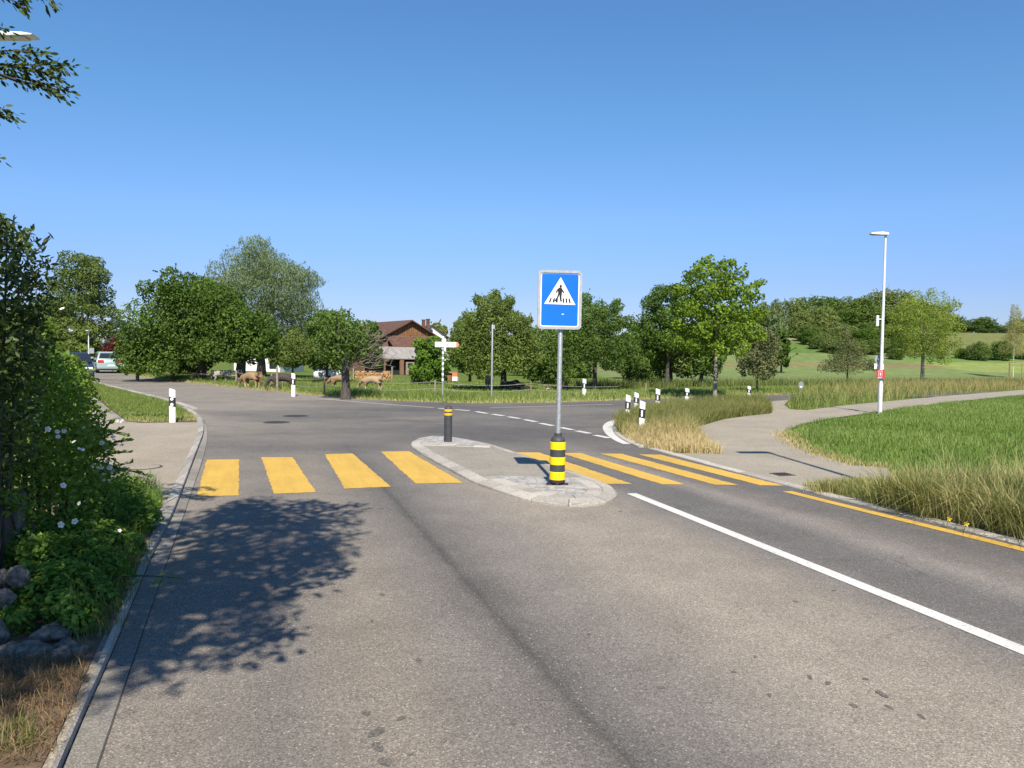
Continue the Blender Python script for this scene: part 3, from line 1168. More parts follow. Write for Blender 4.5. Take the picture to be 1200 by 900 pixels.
def ragged(poly, a=.006):
    out = []
    for i in range(len(poly)):
        p, q = np.asarray(poly[i]), np.asarray(poly[(i + 1) % len(poly)])
        n = max(2, int(np.linalg.norm(q - p) / .06))
        for k in range(n):
            out.append(p + (q - p) * k / n + rng.normal(0, a, 2))
    return out


for s in STR:
    flat("crossing_stripe", ragged(GL(s)), .004, MT["yellow"], road)
w0, w1 = uv_of(G(1200, 763)), uv_of(G(740, 578))


def line(name, pts, width, mat, z=.004):
    p, L = resample(pts, max(2, int(len(pts) * 3)))
    strip(name, offset(p, width / 2), offset(p, -width / 2), z, mat, road)


d_ = G(740, 578.5) - G(1200, 763)
d_ /= np.linalg.norm(d_)
line("lane_line", [G(1200, 763) - d_ * 9, G(1200, 763), G(740, 578.5)], .125, MT["whitepaint"])
d_ = G(925, 575.5) - G(1200, 645)
d_ /= np.linalg.norm(d_)
line("yellow_edge_line", [G(1200, 644) - d_ * 11, G(1200, 644), G(1060, 610.3), G(922, 576)], .135, MT["yellow"])
for a, b in [((558, 482.3), (570.7, 484.6)), ((577, 485.4), (590, 487.4)), ((595.5, 488.4), (609, 490.6)), ((614.5, 491.8), (628.5, 494.4)), ((633, 496), (648, 499)),
             ((656.7, 501), (671, 503.8)), ((676, 505), (691, 508)), ((697, 510), (714, 513.4)), ((514, 478.6), (527, 479.8)), ((533, 480), (550, 481.4))]:
    line("lane_dash", GL([a, b]), .15, MT["whitepaint"])
line("far_edge_line", GL([(375, 467.2), (420, 471.2), (460, 474.3), (508, 477.8)]), .13, MT["oldwhite"])
line("side_road_line", GL([(574, 478), (640, 476), (718, 473.8)]), .12, MT["oldwhite"])
cl = chaikin(GL([(724, 492.5), (715, 495.5), (711.5, 500), (713, 505), (718.5, 511), (728, 517), (737, 520.5)]), 2)
line("corner_line", cl, .22, MT["whitepaint"])

# oil and drip stains soaked into the asphalt
stain = paving_mat("oil_stain", (0.118, 0.106, 0.095), 150, 0.35, 9.0)
for px, py, r in [(429, 836, 5), (440, 859, 8), (443, 876, 7), (451, 893, 7), (470, 842, 4.5), (491, 774.5, 4), (481, 884, 3), (949, 794, 3.2), (970, 801, 3.6), (1014, 796, 3), (1034, 814, 5.5), (1000, 827, 3.6), (1042, 829, 3.6), (1080, 840, 3.6), (902, 815, 2.6), (932, 705, 2.4),
                  (602, 847, 4.5), (775, 806, 3.6), (436, 728, 2.4), (448, 697, 3), (860, 788, 2.5), (885, 770, 2.2), (690, 744, 3)]:
    g = G(px, py)
    rr = r * g[1] / 900
    pts = []
    ph = random.uniform(0, 6)
    for k in range(14):
        t = 2 * PI * k / 14
        q = rr * (1 + .28 * math.sin(2 * t + ph) + .16 * math.sin(5 * t + ph * 2)) * random.uniform(.88, 1.12)
        pts.append((g[0] + math.cos(t) * q, g[1] + math.sin(t) * q * 1.5))
    flat("oil_stain", pts, .003, stain, road)
# kerbs
mb = MB()
stones(mb, KM[::-1], KLf[::-1], .9, -.03, .05, .062)
stones(mb, KR[::-1], KM[::-1], 1.0, -.03, .006, .012, mi=1)
mb.build("kerb", [MT["granite"], MT["granite2"]]).update_tag()
tag(bpy.data.objects["kerb"], "granite kerb with gutter stones along the hedge and pavement", "kerb", None, "structure")
strip("kerb_joint", *[resample(k, 60)[0] for k in (KR, KLf)], .003, MT["joint"], bpy.data.objects["kerb"])
mb = MB()
k2 = chaikin(GL([(224, 480), (200, 471.5), (165, 462.5), (130, 454), (108, 448)]), 1)
stones(mb, k2, offset(k2, -.16), .9, -.03, .045, .05)
mb2 = MB()
stones(mb2, KE, offset(KE, .12), .95, -.03, .012, .022)
stones(mb2, [np.asarray(q) for q in side_near[12:]], offset(side_near[12:], .2), .6, -.03, .03, .045)
mb.build("verge_kerb", MT["granite"])
tag(bpy.data.objects["verge_kerb"], "narrow granite kerb round the mown grass verge", "kerb", None, "structure")
mb2.build("flush_kerb", MT["lightgranite"])
tag(bpy.data.objects["flush_kerb"], "pale low kerb beside the yellow edge line", "kerb", None, "structure")

# pavement on the near left, verge, path
KLa = [q for q in KLf]
walk_poly = [KLa[0] + np.array([0, 0])] + KLa + [G(232, 497), G(165, 498), G(143, 496), G(126, 480), G(110, 467), G(95, 456)] + [G(40, 452), np.array([-20, 22]), np.array([-9, 11]), np.array([-5.2, 5]), np.array([-3.2, 1.0])]
flat("pavement", walk_poly[1:], .045, MT["walk"], label="tan asphalt pavement between the hedge and the kerb", cat="pavement", kind="structure", sides=.08)
mbk = MB()
ke = GL([(150, 497.5), (137, 487.5), (124, 477.5), (108, 464.5), (96, 455)])
stones(mbk, ke, offset(ke, .14), .8, -.03, .05, .055)
mbk.build("pavement_edging", MT["granite2"])
tag(bpy.data.objects["pavement_edging"], "stone edging between pavement and grass verge", "kerb", None, "structure")
verge_poly = GL([(231, 495), (223, 486.5), (210, 479), (198, 473.5), (163, 464.3), (128, 455.5), (108, 450), (98, 448), (97, 455), (110, 465), (125, 477.5), (138, 487.5), (148, 496), (165, 497.3), (200, 497)])
flat("verge", verge_poly, .05, MT["soil"], label="bare soil under the mown grass verge at the corner", cat="verge", kind="structure", sides=.08)
path_poly = [q for q in offset(KE, .117)[2:18]] + GL([(1050, 560), (1038, 549), (997, 546), (953, 532), (930, 522), (918, 512), (919, 506.5), (938, 498), (975, 490.5), (1020, 484.3), (1060, 478.5), (1120, 471), (1200, 462.8), (1300, 454)]) + \
    GL([(1300, 450), (1200, 457), (1100, 465), (1030, 471.5), (985, 476), (945, 481), (926, 480), (919, 475), (925, 469), (890, 471.5), (894, 476), (905, 481.5), (903, 485), (875, 488), (850, 491.5), (830, 497), (818, 501), (813, 506), (817, 513), (832, 524), (847, 533)])
flat("footpath", path_poly, .012, MT["path"], label="pale asphalt footpath curving away through the meadow", cat="path", kind="structure")

# soil under the hedge
flat("hedge_soil", [KLa[0] + np.array([-.02, 0]), *[q + np.array([-.04, 0]) for q in KLa[1:26]], np.array([-7, 10.0]), np.array([-9, 6]), np.array([-8, -4])], .052, MT["soil"],
     label="dry brown soil between kerb and hedge", cat="soil", kind="structure", sides=.08)

# manholes and gully
for (px, py, r, lab) in [(324, 495, .30, "round iron manhole cover nearer the crossing on the junction"), (346.5, 487.5, .32, "round iron manhole cover farther out on the junction")]:
    g = G(px, py)
    root = thing("manhole_cover", (g[0], g[1], .002), lab, "manhole cover")
    m_ = MB()
    m_.lathe([(r * .86, 0), (r * .86, .004), (r * .8, .006)], 28)
    m_.build("lid", MT["iron"], root)
    m_ = MB()
    m_.lathe([(r, 0), (r, .003), (r * .9, .004)], 28)
    m_.build("frame", MT["galv"] if False else MT["joint"], root)
g = G(167, 547.5, .045)
root = thing("valve_cover", (g[0], g[1], .046), "pale oval cover set in the tan pavement", "cover")
m_ = MB()
m_.lathe([(.25, 0), (.25, .004), (.23, .006)], 28)
m_.build("rim", MT["joint"], root)
m_ = MB()
m_.lathe([(.22, 0), (.22, .007), (.21, .009)], 28)
m_.build("lid", MT["walk"], root)
g = G(917, 556, .012)
root = thing("drain_grate", (g[0], g[1], .013), "small dark drain grate in the footpath by the crossing", "drain")
m_ = MB()
m_.box((0, 0, .002), (.26, .26, .006), .3)
m_.build("frame", MT["joint"], root)
m_ = MB()
for k in range(5):
    m_.box((-.08 + k * .04, 0, .007), (.018, .2, .006), 0)
m_.build("grating", MT["iron"], root)

# ------------------------------------------------------------------ traffic island
OUT_PX = [(484.5, 517.5), (496, 514), (512, 513), (543, 516), (570, 521.5), (586, 526), (614, 535.5), (661, 551.5), (685, 559.5), (707, 568), (719.5, 574.5), (724.5, 581), (719, 588),
          (706, 592.3), (680, 594.7), (653, 593.3), (633, 590.8), (613, 586.8), (600, 582.3), (577, 574.7), (550, 564.7), (530, 553), (503, 538.7), (484, 526.5), (480.8, 522)]
outl = chaikin(GL(OUT_PX), 2, True)
outl, _ = resample(outl + [outl[0]], 140)
ctr = outl.mean(0)


def inset_closed(p, d):
    q = np.vstack([p[-2:-1], p, p[1:2]])
    t = (q[2:] - q[:-2])
    t /= np.linalg.norm(t, axis=1, keepdims=True)
    n = np.stack([-t[:, 1], t[:, 0]], 1)
    area = np.sum(p[:-1, 0] * p[1:, 1] - p[1:, 0] * p[:-1, 1])
    return p + n * d * (1 if area > 0 else -1)


in1 = inset_closed(outl, .17)
in2 = inset_closed(outl, .35)
isl = bpy.data.objects.new("traffic_island", None)
link(isl)
tag(isl, "low traffic island edged with pale granite in the middle of the crossing", "traffic island", None, "structure")
flat("bed", [tuple(q) for q in inset_closed(outl, .012)[:-1]], .034, MT["mortar"], isl, sides=.05)
mb = MB()
stones(mb, outl, in1, .42, -.01, .035, .062, .014)
mb.build("kerb_stones", MT["lightgranite"], isl)
flat("infill", [tuple(q) for q in inset_closed(outl, .165)[:-1]], .056, MT["infill"], isl, sides=.03)
# paved ends
yN, yF = G(640, 566)[1], G(540, 527)[1]
# near nose: outline points with depth closer than the post row; far nose likewise
def end_part(sel, ring):
    idx = [i for i in range(len(outl) - 1) if sel(outl[i])]
    brk = [k for k in range(1, len(idx)) if idx[k] != idx[k - 1] + 1]
    if brk:
        idx = idx[brk[0]:] + idx[:brk[0]]
    return np.array([ring[i] for i in idx])


pA, pB = G(550, 563.5), G(692, 563)
nv = np.array([-(pB - pA)[1], (pB - pA)[0]])
selN = lambda q: np.dot(q - pA, nv) < 0
rowA, rowB = end_part(selN, in1), end_part(selN, in2)
mb = MB()
stones(mb, rowA, rowB, .26, .02, .060, .064, .018)
mb.build("sett_row", MT["lightgranite"], isl)
flat("near_setts", [tuple(q) for q in rowB], .062, MT["setts"], isl)
pA, pB = G(494, 525), G(584, 526.5)
nv2 = np.array([-(pB - pA)[1], (pB - pA)[0]])
selF = lambda q: np.dot(q - pA, nv2) > 0
farB = end_part(selF, in1)
flat("far_setts", [tuple(q) for q in farB], .062, MT["setts"], isl)
e0, e1 = (farB[0], farB[-1])
mb = MB()
q0 = np.linspace(e0, e1, 8)
stones(mb, q0, offset(q0, .16), .3, .02, .064, .064, .012)
stones(mb, q0, offset(q0, -.16), .3, .02, .064, .064, .012)
mb.build("sett_line", MT["lightgranite"], isl)


# ------------------------------------------------------------------ crossing sign
base = G(652.7, 567.5, .062)
SY = base[1]
sp = SY / 900
root = thing("crossing_sign", (base[0], base[1], .062), "blue pedestrian crossing sign on grey pole with yellow and black sleeve", "road sign")
topz = At(656, 318, SY).z - .062
botz = At(656, 385.5, SY).z - .062
lean = R(0.35)
mb = MB()
mb.lathe([(.029, .0), (.029, topz - .05), (.027, topz - .045)], 18)
pole = mb.build("pole", MT["galv"], root, smooth=True)
sl = thing("x", (0, 0, 0), None, None)
bpy.data.objects.remove(sl)
hS = At(653, 511, SY).z - .062
r0 = .092
mb = MB()
mb.lathe([(r0, .05), (r0, hS * .86), (r0 * .97, hS * .92), (r0 * .8, hS * .97), (.045, hS), (.045, hS + .035), (.03, hS + .037)], 32)
sleeve = mb.build("sleeve", MT["greyplastic"], root, smooth=True)
hh = hS - .05
for a, b in ((.02, .205), (.36, .535), (.70, .875)):
    mb = MB()
    mb.lathe([(r0 + .0005, .05 + hh * a), (r0 + .005, .05 + hh * a + .004), (r0 + .005, .05 + hh * b - .004), (r0 + .0005, .05 + hh * b)], 32)
    mb.build("band", MT["sleeveyellow"], sleeve, smooth=True)
mb = MB()
mb.lathe([(.10, .03), (.10, .05), (.095, .052)], 24)
mb.box((-.09, -.03, .012), (.09, .035, .022), .3)
mb.box((.09, -.03, .012), (.09, .035, .022), -.3)
mb.box((0, .09, .012), (.035, .09, .022))
mb.build("base_plate", MT["blackplastic"], root)
SW, SH = .52, topz - botz


def rrect(w, h, r, n=6):
    out = []
    for cx, cy, a0 in ((w / 2 - r, h / 2 - r, 0), (-w / 2 + r, h / 2 - r, 90), (-w / 2 + r, -h / 2 + r, 180), (w / 2 - r, -h / 2 + r, 270)):
        for k in range(n + 1):
            a = R(a0 + 90 * k / n)
            out.append((cx + r * math.cos(a), cy + r * math.sin(a)))
    return out


def shift(poly, dx=0, dz=0, s=1):
    return [(p[0] * s + dx, p[1] * s + dz) for p in poly]


cz = (topz + botz) / 2
CXS = -.022  # the panel hangs a little off the pole's centre
mb = MB()
mb.prism(shift(rrect(SW, SH, .045), CXS, cz), -.052, -.032, axis="y")
panel = mb.build("sign_panel", MT["alu"], root, smooth=True)
mb = MB()
oo, ii = rrect(SW + .012, SH + .012, .05), rrect(SW - .05, SH - .05, .03)
n_ = len(oo)
vs = [(p[0] + CXS, y_, p[1] + cz) for y_ in (-.066, -.028) for p in oo] + [(p[0] + CXS, y_, p[1] + cz) for y_ in (-.066, -.053) for p in ii]
fs = []
for k in range(n_):
    j = (k + 1) % n_
    fs += [(k, j, n_ + j, n_ + k), (k, 2 * n_ + k, 2 * n_ + j, j), (2 * n_ + k, 3 * n_ + k, 3 * n_ + j, 2 * n_ + j)]
mb.add(vs, fs)
mb.build("frame", MT["alu"], panel)
mb = MB()
mb.prism(shift(rrect(SW - .052, SH - .052, .03), CXS, cz), -.0550, -.0525, axis="y")
mb.build("white_border", MT["signwhite"], panel)
mb = MB()
mb.prism(shift(rrect(SW - .075, SH - .075, .02), CXS, cz), -.0572, -.0548, axis="y")
mb.build("blue_field", MT["signblue"], panel)
K = SW / 370.0  # metres per reference unit
def S(pts):
    return [((p[0] - 420) * K + CXS, (377 - p[1]) * K * (SH / (525 * K)) + cz) for p in pts]
mb = MB()
mb.prism(S([(424, 172), (285, 416), (555, 420)]), -.0592, -.0570, axis="y")
mb.build("white_triangle", MT["signwhite"], panel)
mb = MB()
hd = [(425 + 11 * math.cos(a), 252 + 12 * math.sin(a)) for a in np.linspace(0, 2 * PI, 14)[:-1]]
yy = (-.0612, -.0590)
mb.prism(S(hd), *yy, axis="y")
for poly in ([(410, 266), (432, 264), (440, 280), (437, 318), (404, 320), (402, 290)],          # torso
             [(404, 272), (414, 276), (400, 298), (396, 318), (388, 320), (386, 296)],           # trailing arm
             [(432, 268), (442, 284), (460, 312), (452, 318), (434, 296)],                        # leading arm
             [(404, 318), (422, 318), (408, 352), (388, 392), (372, 390), (396, 348)],            # trailing leg
             [(418, 318), (437, 317), (434, 352), (438, 392), (424, 394), (416, 350)]):           # leading leg
    mb.prism(S(poly), *yy, axis="y")
mb.build("pedestrian_symbol", MT["signblack"], panel)
for x0, sk in ((326, 12), (358, 8), (388, 3), (446, -3), (474, -6), (502, -9)):
    mb = MB()
    mb.prism(S([(x0 + sk, 362), (x0 + 13 + sk, 362), (x0 + 13, 402), (x0 - 2, 402)]), *yy, axis="y")
    mb.build("stripe_symbol", MT["signblack"], panel)
mb = MB()
mb.prism(S([(438, 503), (458, 503), (458, 509), (438, 509)]), -.0582, -.0570, axis="y")
mb.build("scratch", MT["signwhite"], panel)
for zc in (cz + .22, cz - .22):
    mb = MB()
    mb.box((0, -.012, zc), (.09, .04, .03))
    mb.box((0, .035, zc), (.075, .012, .03))
    mb.build("clamp", MT["alu"], root)
root.rotation_euler = (0, lean, R(3))

# ------------------------------------------------------------------ bollard
b_ = G(525, 517.5, .062)
s_ = b_[1] / 900
hB = 42.5 * s_
root = thing("bollard", (b_[0], b_[1], .062), "dark round topped bollard with two yellow rings on the far end of the island", "bollard")
rb = 4.7 * s_
mb = MB()
pr = [(rb * 1.06, 0), (rb * 1.06, .012), (rb, .016), (rb, hB - rb * .9)]
pr += [(rb * math.cos(a), hB - rb * .9 + rb * .9 * math.sin(a)) for a in np.linspace(.15, 1.5, 8)]
mb.lathe(pr, 24)
mb.build("post", MT["greyplastic"], root, smooth=True)
for za, zb_ in ((.73, .795), (.835, .90)):
    mb = MB()
    mb.lathe([(rb + .0005, hB * za), (rb + .004, hB * za + .003), (rb + .004, hB * zb_ - .003), (rb + .0005, hB * zb_)], 24)
    mb.build("band", MT["bandorange"], root, smooth=True)


# ------------------------------------------------------------------ delineator posts
def make_delineator(px, ptop, pbase, label, marker, rz=0.0, wpx=None, tilt=0.0):
    p = P(px, pbase)
    s = p.y / 900
    h = (pbase - ptop) * s
    root = thing("delineator_post", p, label, "delineator post", "white delineator posts along the road edges", rz)
    root.rotation_euler = (0, tilt, rz)
    w = (wpx or 7) * s
    w = min(max(w, .085), .15)
    mb = MB()
    # tapered hollow-looking triangular section with slanted top
    t = w * .75
    sec = [(-w / 2, -t * .25), (-w * .36, -t * .5), (w * .36, -t * .5), (w / 2, -t * .25), (w * .2, t * .5), (-w * .2, t * .5)]
    n = len(sec)
    vs = [(x, y, -.05) for x, y in sec] + [(x, y, h - (.035 if x > 0 else 0.0) - (.01 if y > 0 else 0)) for x, y in sec]
    mb.add(vs, [tuple(range(n - 1, -1, -1)), tuple(range(n, 2 * n))] + [(i, (i + 1) % n, n + (i + 1) % n, n + i) for i in range(n)])
    mb.build("post", MT["whiteplastic"], root, bevel=.004)
    z1, z0 = h * .76, h * .50
    sc = 1.03
    sec2 = [(x * sc + (0), y * sc - .0) for x, y in sec]
    vs = [(x, y, z0 - x * .22) for x, y in sec2] + [(x, y, z1 - x * .22) for x, y in sec2]
    mb = MB()
    mb.add(vs, [tuple(range(n - 1, -1, -1)), tuple(range(n, 2 * n))] + [(i, (i + 1) % n, n + (i + 1) % n, n + i) for i in range(n)])
    bandc = mb.build("black_band", MT["blackplastic"], root)
    yf = -t * .5 * sc - .003
    if marker == "dots":
        for zc in (z0 + (z1 - z0) * .2, z0 + (z1 - z0) * .8):
            mb = MB()
            rr = w * .24
            mb.prism([(rr * math.cos(a), zc + rr * math.sin(a)) for a in np.linspace(0, 2 * PI, 15)[:-1]], yf - .006, yf + .004, axis="y")
            mb.build("reflector", MT["signwhite"], bandc)
    else:
        mb = MB()
        mb.prism([(-w * .14, z0 + (z1 - z0) * .16), (w * .14, z0 + (z1 - z0) * .16), (w * .14, z0 + (z1 - z0) * .84), (-w * .14, z0 + (z1 - z0) * .84)], yf - .006, yf + .004, axis="y")
        mb.build("reflector", MT["signwhite"], bandc)
    return root


make_delineator(202.5, 455, 497, "white delineator post with two round reflectors on the mown corner verge", "dots", .1, 7.5)
make_delineator(344, 437, 464.5, "slim white delineator post on the far verge in front of the grazing cows", "bar", -.1, 6)
make_delineator(684.5, 443.5, 467, "white delineator post with wide black band on the far verge by the twin trunked tree", "bar", -.1, 5.5)
make_delineator(735, 462, 497, "white delineator post at the very tip of the dry grass corner", "bar", -.25, 6, .02)
make_delineator(745.5, 459.5, 485, "small white delineator post just behind the two at the grass corner", "bar", -.25, 5.5)
make_delineator(751.5, 469, 510, "tallest white delineator post standing in dry grass nearest the crossing", "bar", -.25, 7, .02)
make_delineator(770.5, 455, 484, "white delineator post farther back along the dry grass edge", "bar", -.3, 5.5)
make_delineator(805, 454.5, 474, "white delineator post half sunk in grass left of the street maple", "bar", -.3, 5)
make_delineator(877.5, 452, 469, "tiny white delineator post in grass right of the street maple", "bar", -.3, 4)


# ------------------------------------------------------------------ street lamps
def make_lamp(p, h, label, head_len, rz, r=.05, door=True):
    root = thing("street_lamp", p, label, "street lamp", "tall slim street lamps", rz)
    mb = MB()
    mb.lathe([(r * 1.25, -.05), (r * 1.25, .9), (r, .95), (r * .62, h - .02), (r * .6, h)], 14)
    mb.build("pole", MT["lampwhite"], root, smooth=True)
    mb = MB()
    # flat led head on local -x
    L_ = head_len
    prof = [(.07, -.02), (.06, .05), (-L_ * .25, .075), (-L_ * .85, .06), (-L_, .035), (-L_ * .98, .012), (-L_ * .3, -.012)]
    wd = .11
    mb.prism([(a, b + h) for a, b in prof], -wd, wd, axis="y")
    hd_ = mb.build("lamp_head", MT["lampwhite"], root, bevel=.012)
    mb = MB()
    mb.box((-L_ * .62, 0, h - .006), (L_ * .5, wd * 1.5, .012))
    mb.build("lens", MT["lens"], hd_)
    return root


lp = P(1031, 485)
sL = lp.y / 900
lamp = make_lamp(lp, (485 - 276) * sL, "grey street lamp with flat head and red notice beside the footpath", 17.5 * sL, R(-8), .05)
mb = MB()
mb.box((-.16, 0, At(1031, 376, lp.y).z), (.07, .1, .32))
mb.box((-.09, 0, At(1031, 374, lp.y).z), (.09, .04, .03))
mb.build("control_box", MT["whiteplastic"], lamp, bevel=.01)
hid = make_lamp((5.12, 6.75, 0), 6.75, "street lamp beside the road that only casts its thin shadow on the footpath", .55, R(8), .06)
ll = P(-22, 540)
ll = Vector((-8.45, 12.0, .05))
hl = At(20, 44, 12.0)
make_lamp(ll, hl.z - .06, "street lamp with pale flat head poking out by the hanging branches", (hl.x - ll.x) + .30, R(180), .06)
# far lamp on the left road
fl = P(104, 433)
fs_ = fl.y / 900
far_lamp = make_lamp(fl, (433 - 388) * fs_, "distant white lamp post behind the dark blue car", .4, R(100), .05)
# square plate hanging on it
pl = At(107, 411, fl.y - .12)
root = thing("sign_plate", pl, "pale square sign on the distant lamp post above the parked car", "sign")
mb = MB()
mb.prism(rrect(6.5 * fs_, 6.5 * fs_, .05), -.01, .01, axis="y")
mb.build("plate", MT["galv"], root)
mb = MB()
mb.box((-.12, .05, 0), (.05, .09, .05))
mb.build("bracket", MT["galv"], root)

# red notice and round sign fixed to the lamp
q = At(1031.5, 438.5, lp.y - .1)
root = thing("notice_board", q, "small red notice with white figure fixed low on the street lamp", "sign", None, R(-6))
root.scale = (.86, .86, .9)
mb = MB()
mb.box((0, 0, 0), (9.5 * sL, .02, 11 * sL))
bd = mb.build("board", MT["redpanel"], root)
mb = MB()
mb.box((0, -.013, .8 * sL), (5.0 * sL, .006, 7 * sL))
mb.build("white_frame", MT["signwhite"], bd)
mb = MB()
mb.box((0, -.0185, .8 * sL), (4.2 * sL, .006, 6.2 * sL))
mb.build("red_inlay", MT["redpanel"], bd)
mb = MB()
mb.lathe([(.001, 2.1 * sL), (.5 * sL, 2.3 * sL), (.75 * sL, 2.8 * sL), (.5 * sL, 3.3 * sL), (.001, 3.5 * sL)], 10)
mb.prism([(-.9 * sL, 1.9 * sL), (.9 * sL, 1.9 * sL), (.7 * sL, 0), (.35 * sL, -1.7 * sL), (-.35 * sL, -1.7 * sL), (-.7 * sL, 0)], -.026, -.0205, axis="y")
mb.build("figure", MT["signwhite"], bd)
mb = MB()
mb.box((-.6 * sL, -.0135, -4.6 * sL), (5.6 * sL, .006, 1.5 * sL))
mb.build("strip", MT["lavender"], bd)
mb = MB()
mb.box((5.3 * sL, .03, 0), (1.0 * sL, .08, 10.5 * sL))
mb.build("side_flap", MT["redpanel"], root)
q = At(1030.3, 421, lp.y + .14)
root = thing("round_sign", q, "grey back of a round sign with white plate behind the lamp pole", "road sign", None, R(-6))
mb = MB()
mb.prism([(5.3 * sL * math.cos(a), 5.3 * sL * math.sin(a)) for a in np.linspace(0, 2 * PI, 25)[:-1]], -.012, .012, axis="y")
mb.build("disc", MT["galv"], root)
mb = MB()
mb.box((0, 0, -6.9 * sL), (10.6 * sL, .02, 1.5 * sL))
mb.box((0, 0, -9.8 * sL), (10.6 * sL, .02, 3.4 * sL))
mb.box((0, .012, -8.2 * sL), (10 * sL, .006, 6 * sL))
mb.build("plate", MT["signwhite"], root)
for z in (0, -8 * sL):
    mb = MB()
    mb.box((0, -.04, z), (.12, .06, .05))
    mb.build("bracket", MT["galv"], root)

# small round sign by the side road
p = P(938.5, 464)
s = p.y / 900
root = thing("keep_sign", p, "small grey oval sign on a short post at the side road mouth", "road sign", None, R(-25))
mb = MB()
mb.tube([(0, 0, -.1), (0, 0, 17 * s)], .03, 8)
mb.build("post", MT["galv"], root)
mb = MB()
mb.prism([(2.9 * s * math.cos(a), 12.5 * s + 4.6 * s * math.sin(a)) for a in np.linspace(0, 2 * PI, 21)[:-1]], -.05, -.025, axis="y")
mb.build("disc", MT["galv"], root)
mb = MB()
mb.prism([(-1.6 * s, 9.8 * s), (1.6 * s, 9.8 * s), (1.6 * s, 11.6 * s), (-1.6 * s, 11.6 * s)], -.06, -.0505, axis="y")
mb.build("patch", MT["signwhite"], root)

# ------------------------------------------------------------------ direction sign and bare pole
p = P(518.5, 468.5)
s = p.y / 900
root = thing("direction_sign", p, "white finger sign with red arrow tip on a slim banded pole", "direction sign")
hP = (468.5 - 394) * s
mb = MB()
mb.tube([(0, 0, -.1), (0, 0, hP)], .036, 10)
pole = mb.build("pole", MT["galv"], root, smooth=True)
for k in range(6):
    z = hP * (.30 + k * .085)
    mb = MB()
    mb.lathe([(.0385, z), (.0385, z + hP * .035)], 10)
    mb.build("band", MT["signwhite"], pole)
mb = MB()
mb.lathe([(.0395, hP * .8), (.0395, hP)], 10)
mb.build("band", MT["signwhite"], pole)
zc = (468.5 - 403.7) * s
fh = 3.0 * s
mb = MB()
mb.prism([(-9.2 * s, zc - fh), (15.5 * s, zc - fh), (15.5 * s, zc + fh), (-9.2 * s, zc + fh)], -.075, -.045, axis="y")
bd = mb.build("finger_board", MT["signwhite"], root)
mb = MB()
mb.prism([(15.6 * s, zc - fh), (17.2 * s, zc - fh), (19.4 * s, zc), (17.2 * s, zc + fh), (15.6 * s, zc + fh)], -.0755, -.0445, axis="y")
mb.build("arrow_tip", MT["arrowred"], bd)
for x0, x1 in ((-7, -5.6), (-5.2, -3.6), (-3.2, -1.2), (2, 3.8), (7, 9.2), (9.8, 11.4), (12, 13.6)):
    mb = MB()
    mb.box(((x0 + x1) / 2 * s, -.077, zc + (.5 if x0 < 0 else .1) * s), ((x1 - x0) * s, .004, .8 * s))
    mb.build("lettering", MT["greytext"], bd)
mb = MB()
mb.box((5.2 * s, -.077, zc - .2 * s), (.7 * s, .004, 2.6 * s))
mb.build("symbol", MT["signblack"], bd)
p = P(576, 468.5)
s = p.y / 900
root = thing("bare_pole", p, "plain galvanised pole without a sign on the far verge", "pole")
mb = MB()
mb.lathe([(.034, -.1), (.034, (468.5 - 381) * s), (.03, (468.5 - 380.6) * s)], 12)
mb.build("pole", MT["galv"], root, smooth=True)
mb = MB()
mb.box((.03, 0, (468.5 - 383) * s), (.12, .05, .14))
mb.build("clamp", MT["galv"], root)

# ------------------------------------------------------------------ pasture fence
fence = thing("pasture_fence", P(324, 456), "low electric pasture fence of thin uneven posts and wires round the cows", "fence")
f0 = fence.location.copy()
posts = [(161, 425, 445, "wood", 4), (204, 430, 446, "rustpost", 3), (236, 434, 447, "rustpost", 2), (277, 434, 450, "greywood", 2.5), (305, 435, 453, "rustpost", 2.2), (318, 438, 457, "greywood", 2.2),
         (325, 430, 459, "greywood", 2.6), (332, 438, 456, "greywood", 2.2), (380, 440, 464.5, "wood", 2.4), (509.5, 445, 465, "greywood", 2.4), (622.5, 447, 466, "wood", 2.0), (756, 449, 464, "greywood", 1.6)]
tops = []
for k, (px, pt, pb, mt, wp) in enumerate(posts):
    p = P(px, pb)
    s = p.y / 900
    h = (pb - pt) * s
    mb = MB()
    r = wp * s * .5
    lx = random.uniform(-.06, .06)
    mb.tube([(0, 0, -.1), (lx * .5, 0, h * .5), (lx, 0, h)], [r, r * .95, r * .85], 7)
    o = mb.build("post", MT[mt], fence, loc=p - f0)
    tops.append((p, h))
for fr in (.88, .5):
    mb = MB()
    pts = []
    for (p, h), (p2, h2) in zip(tops[:-1], tops[1:]):
        for t in (0, .25, .5, .75):
            q = p.lerp(p2, t)
            pts.append(q + Vector((0, -.03, h * (1 - t) * fr + h2 * t * fr - .12 * t * (1 - t) * 4)) - f0)
    mb.tube(pts, .008, 4)
    mb.build("wire", MT["wire"], fence)
mb = MB()
a, b = tops[1], tops[3]
mb.tube([a[0] + Vector((0, 0, a[1] * .6)) - f0, (a[0].lerp(b[0], .5)) + Vector((0, 0, a[1] * .55)) - f0, b[0] + Vector((0, 0, b[1] * .6)) - f0], .05, 6)
mb.build("rail", MT["greywood"], fence)

# ------------------------------------------------------------------ cows


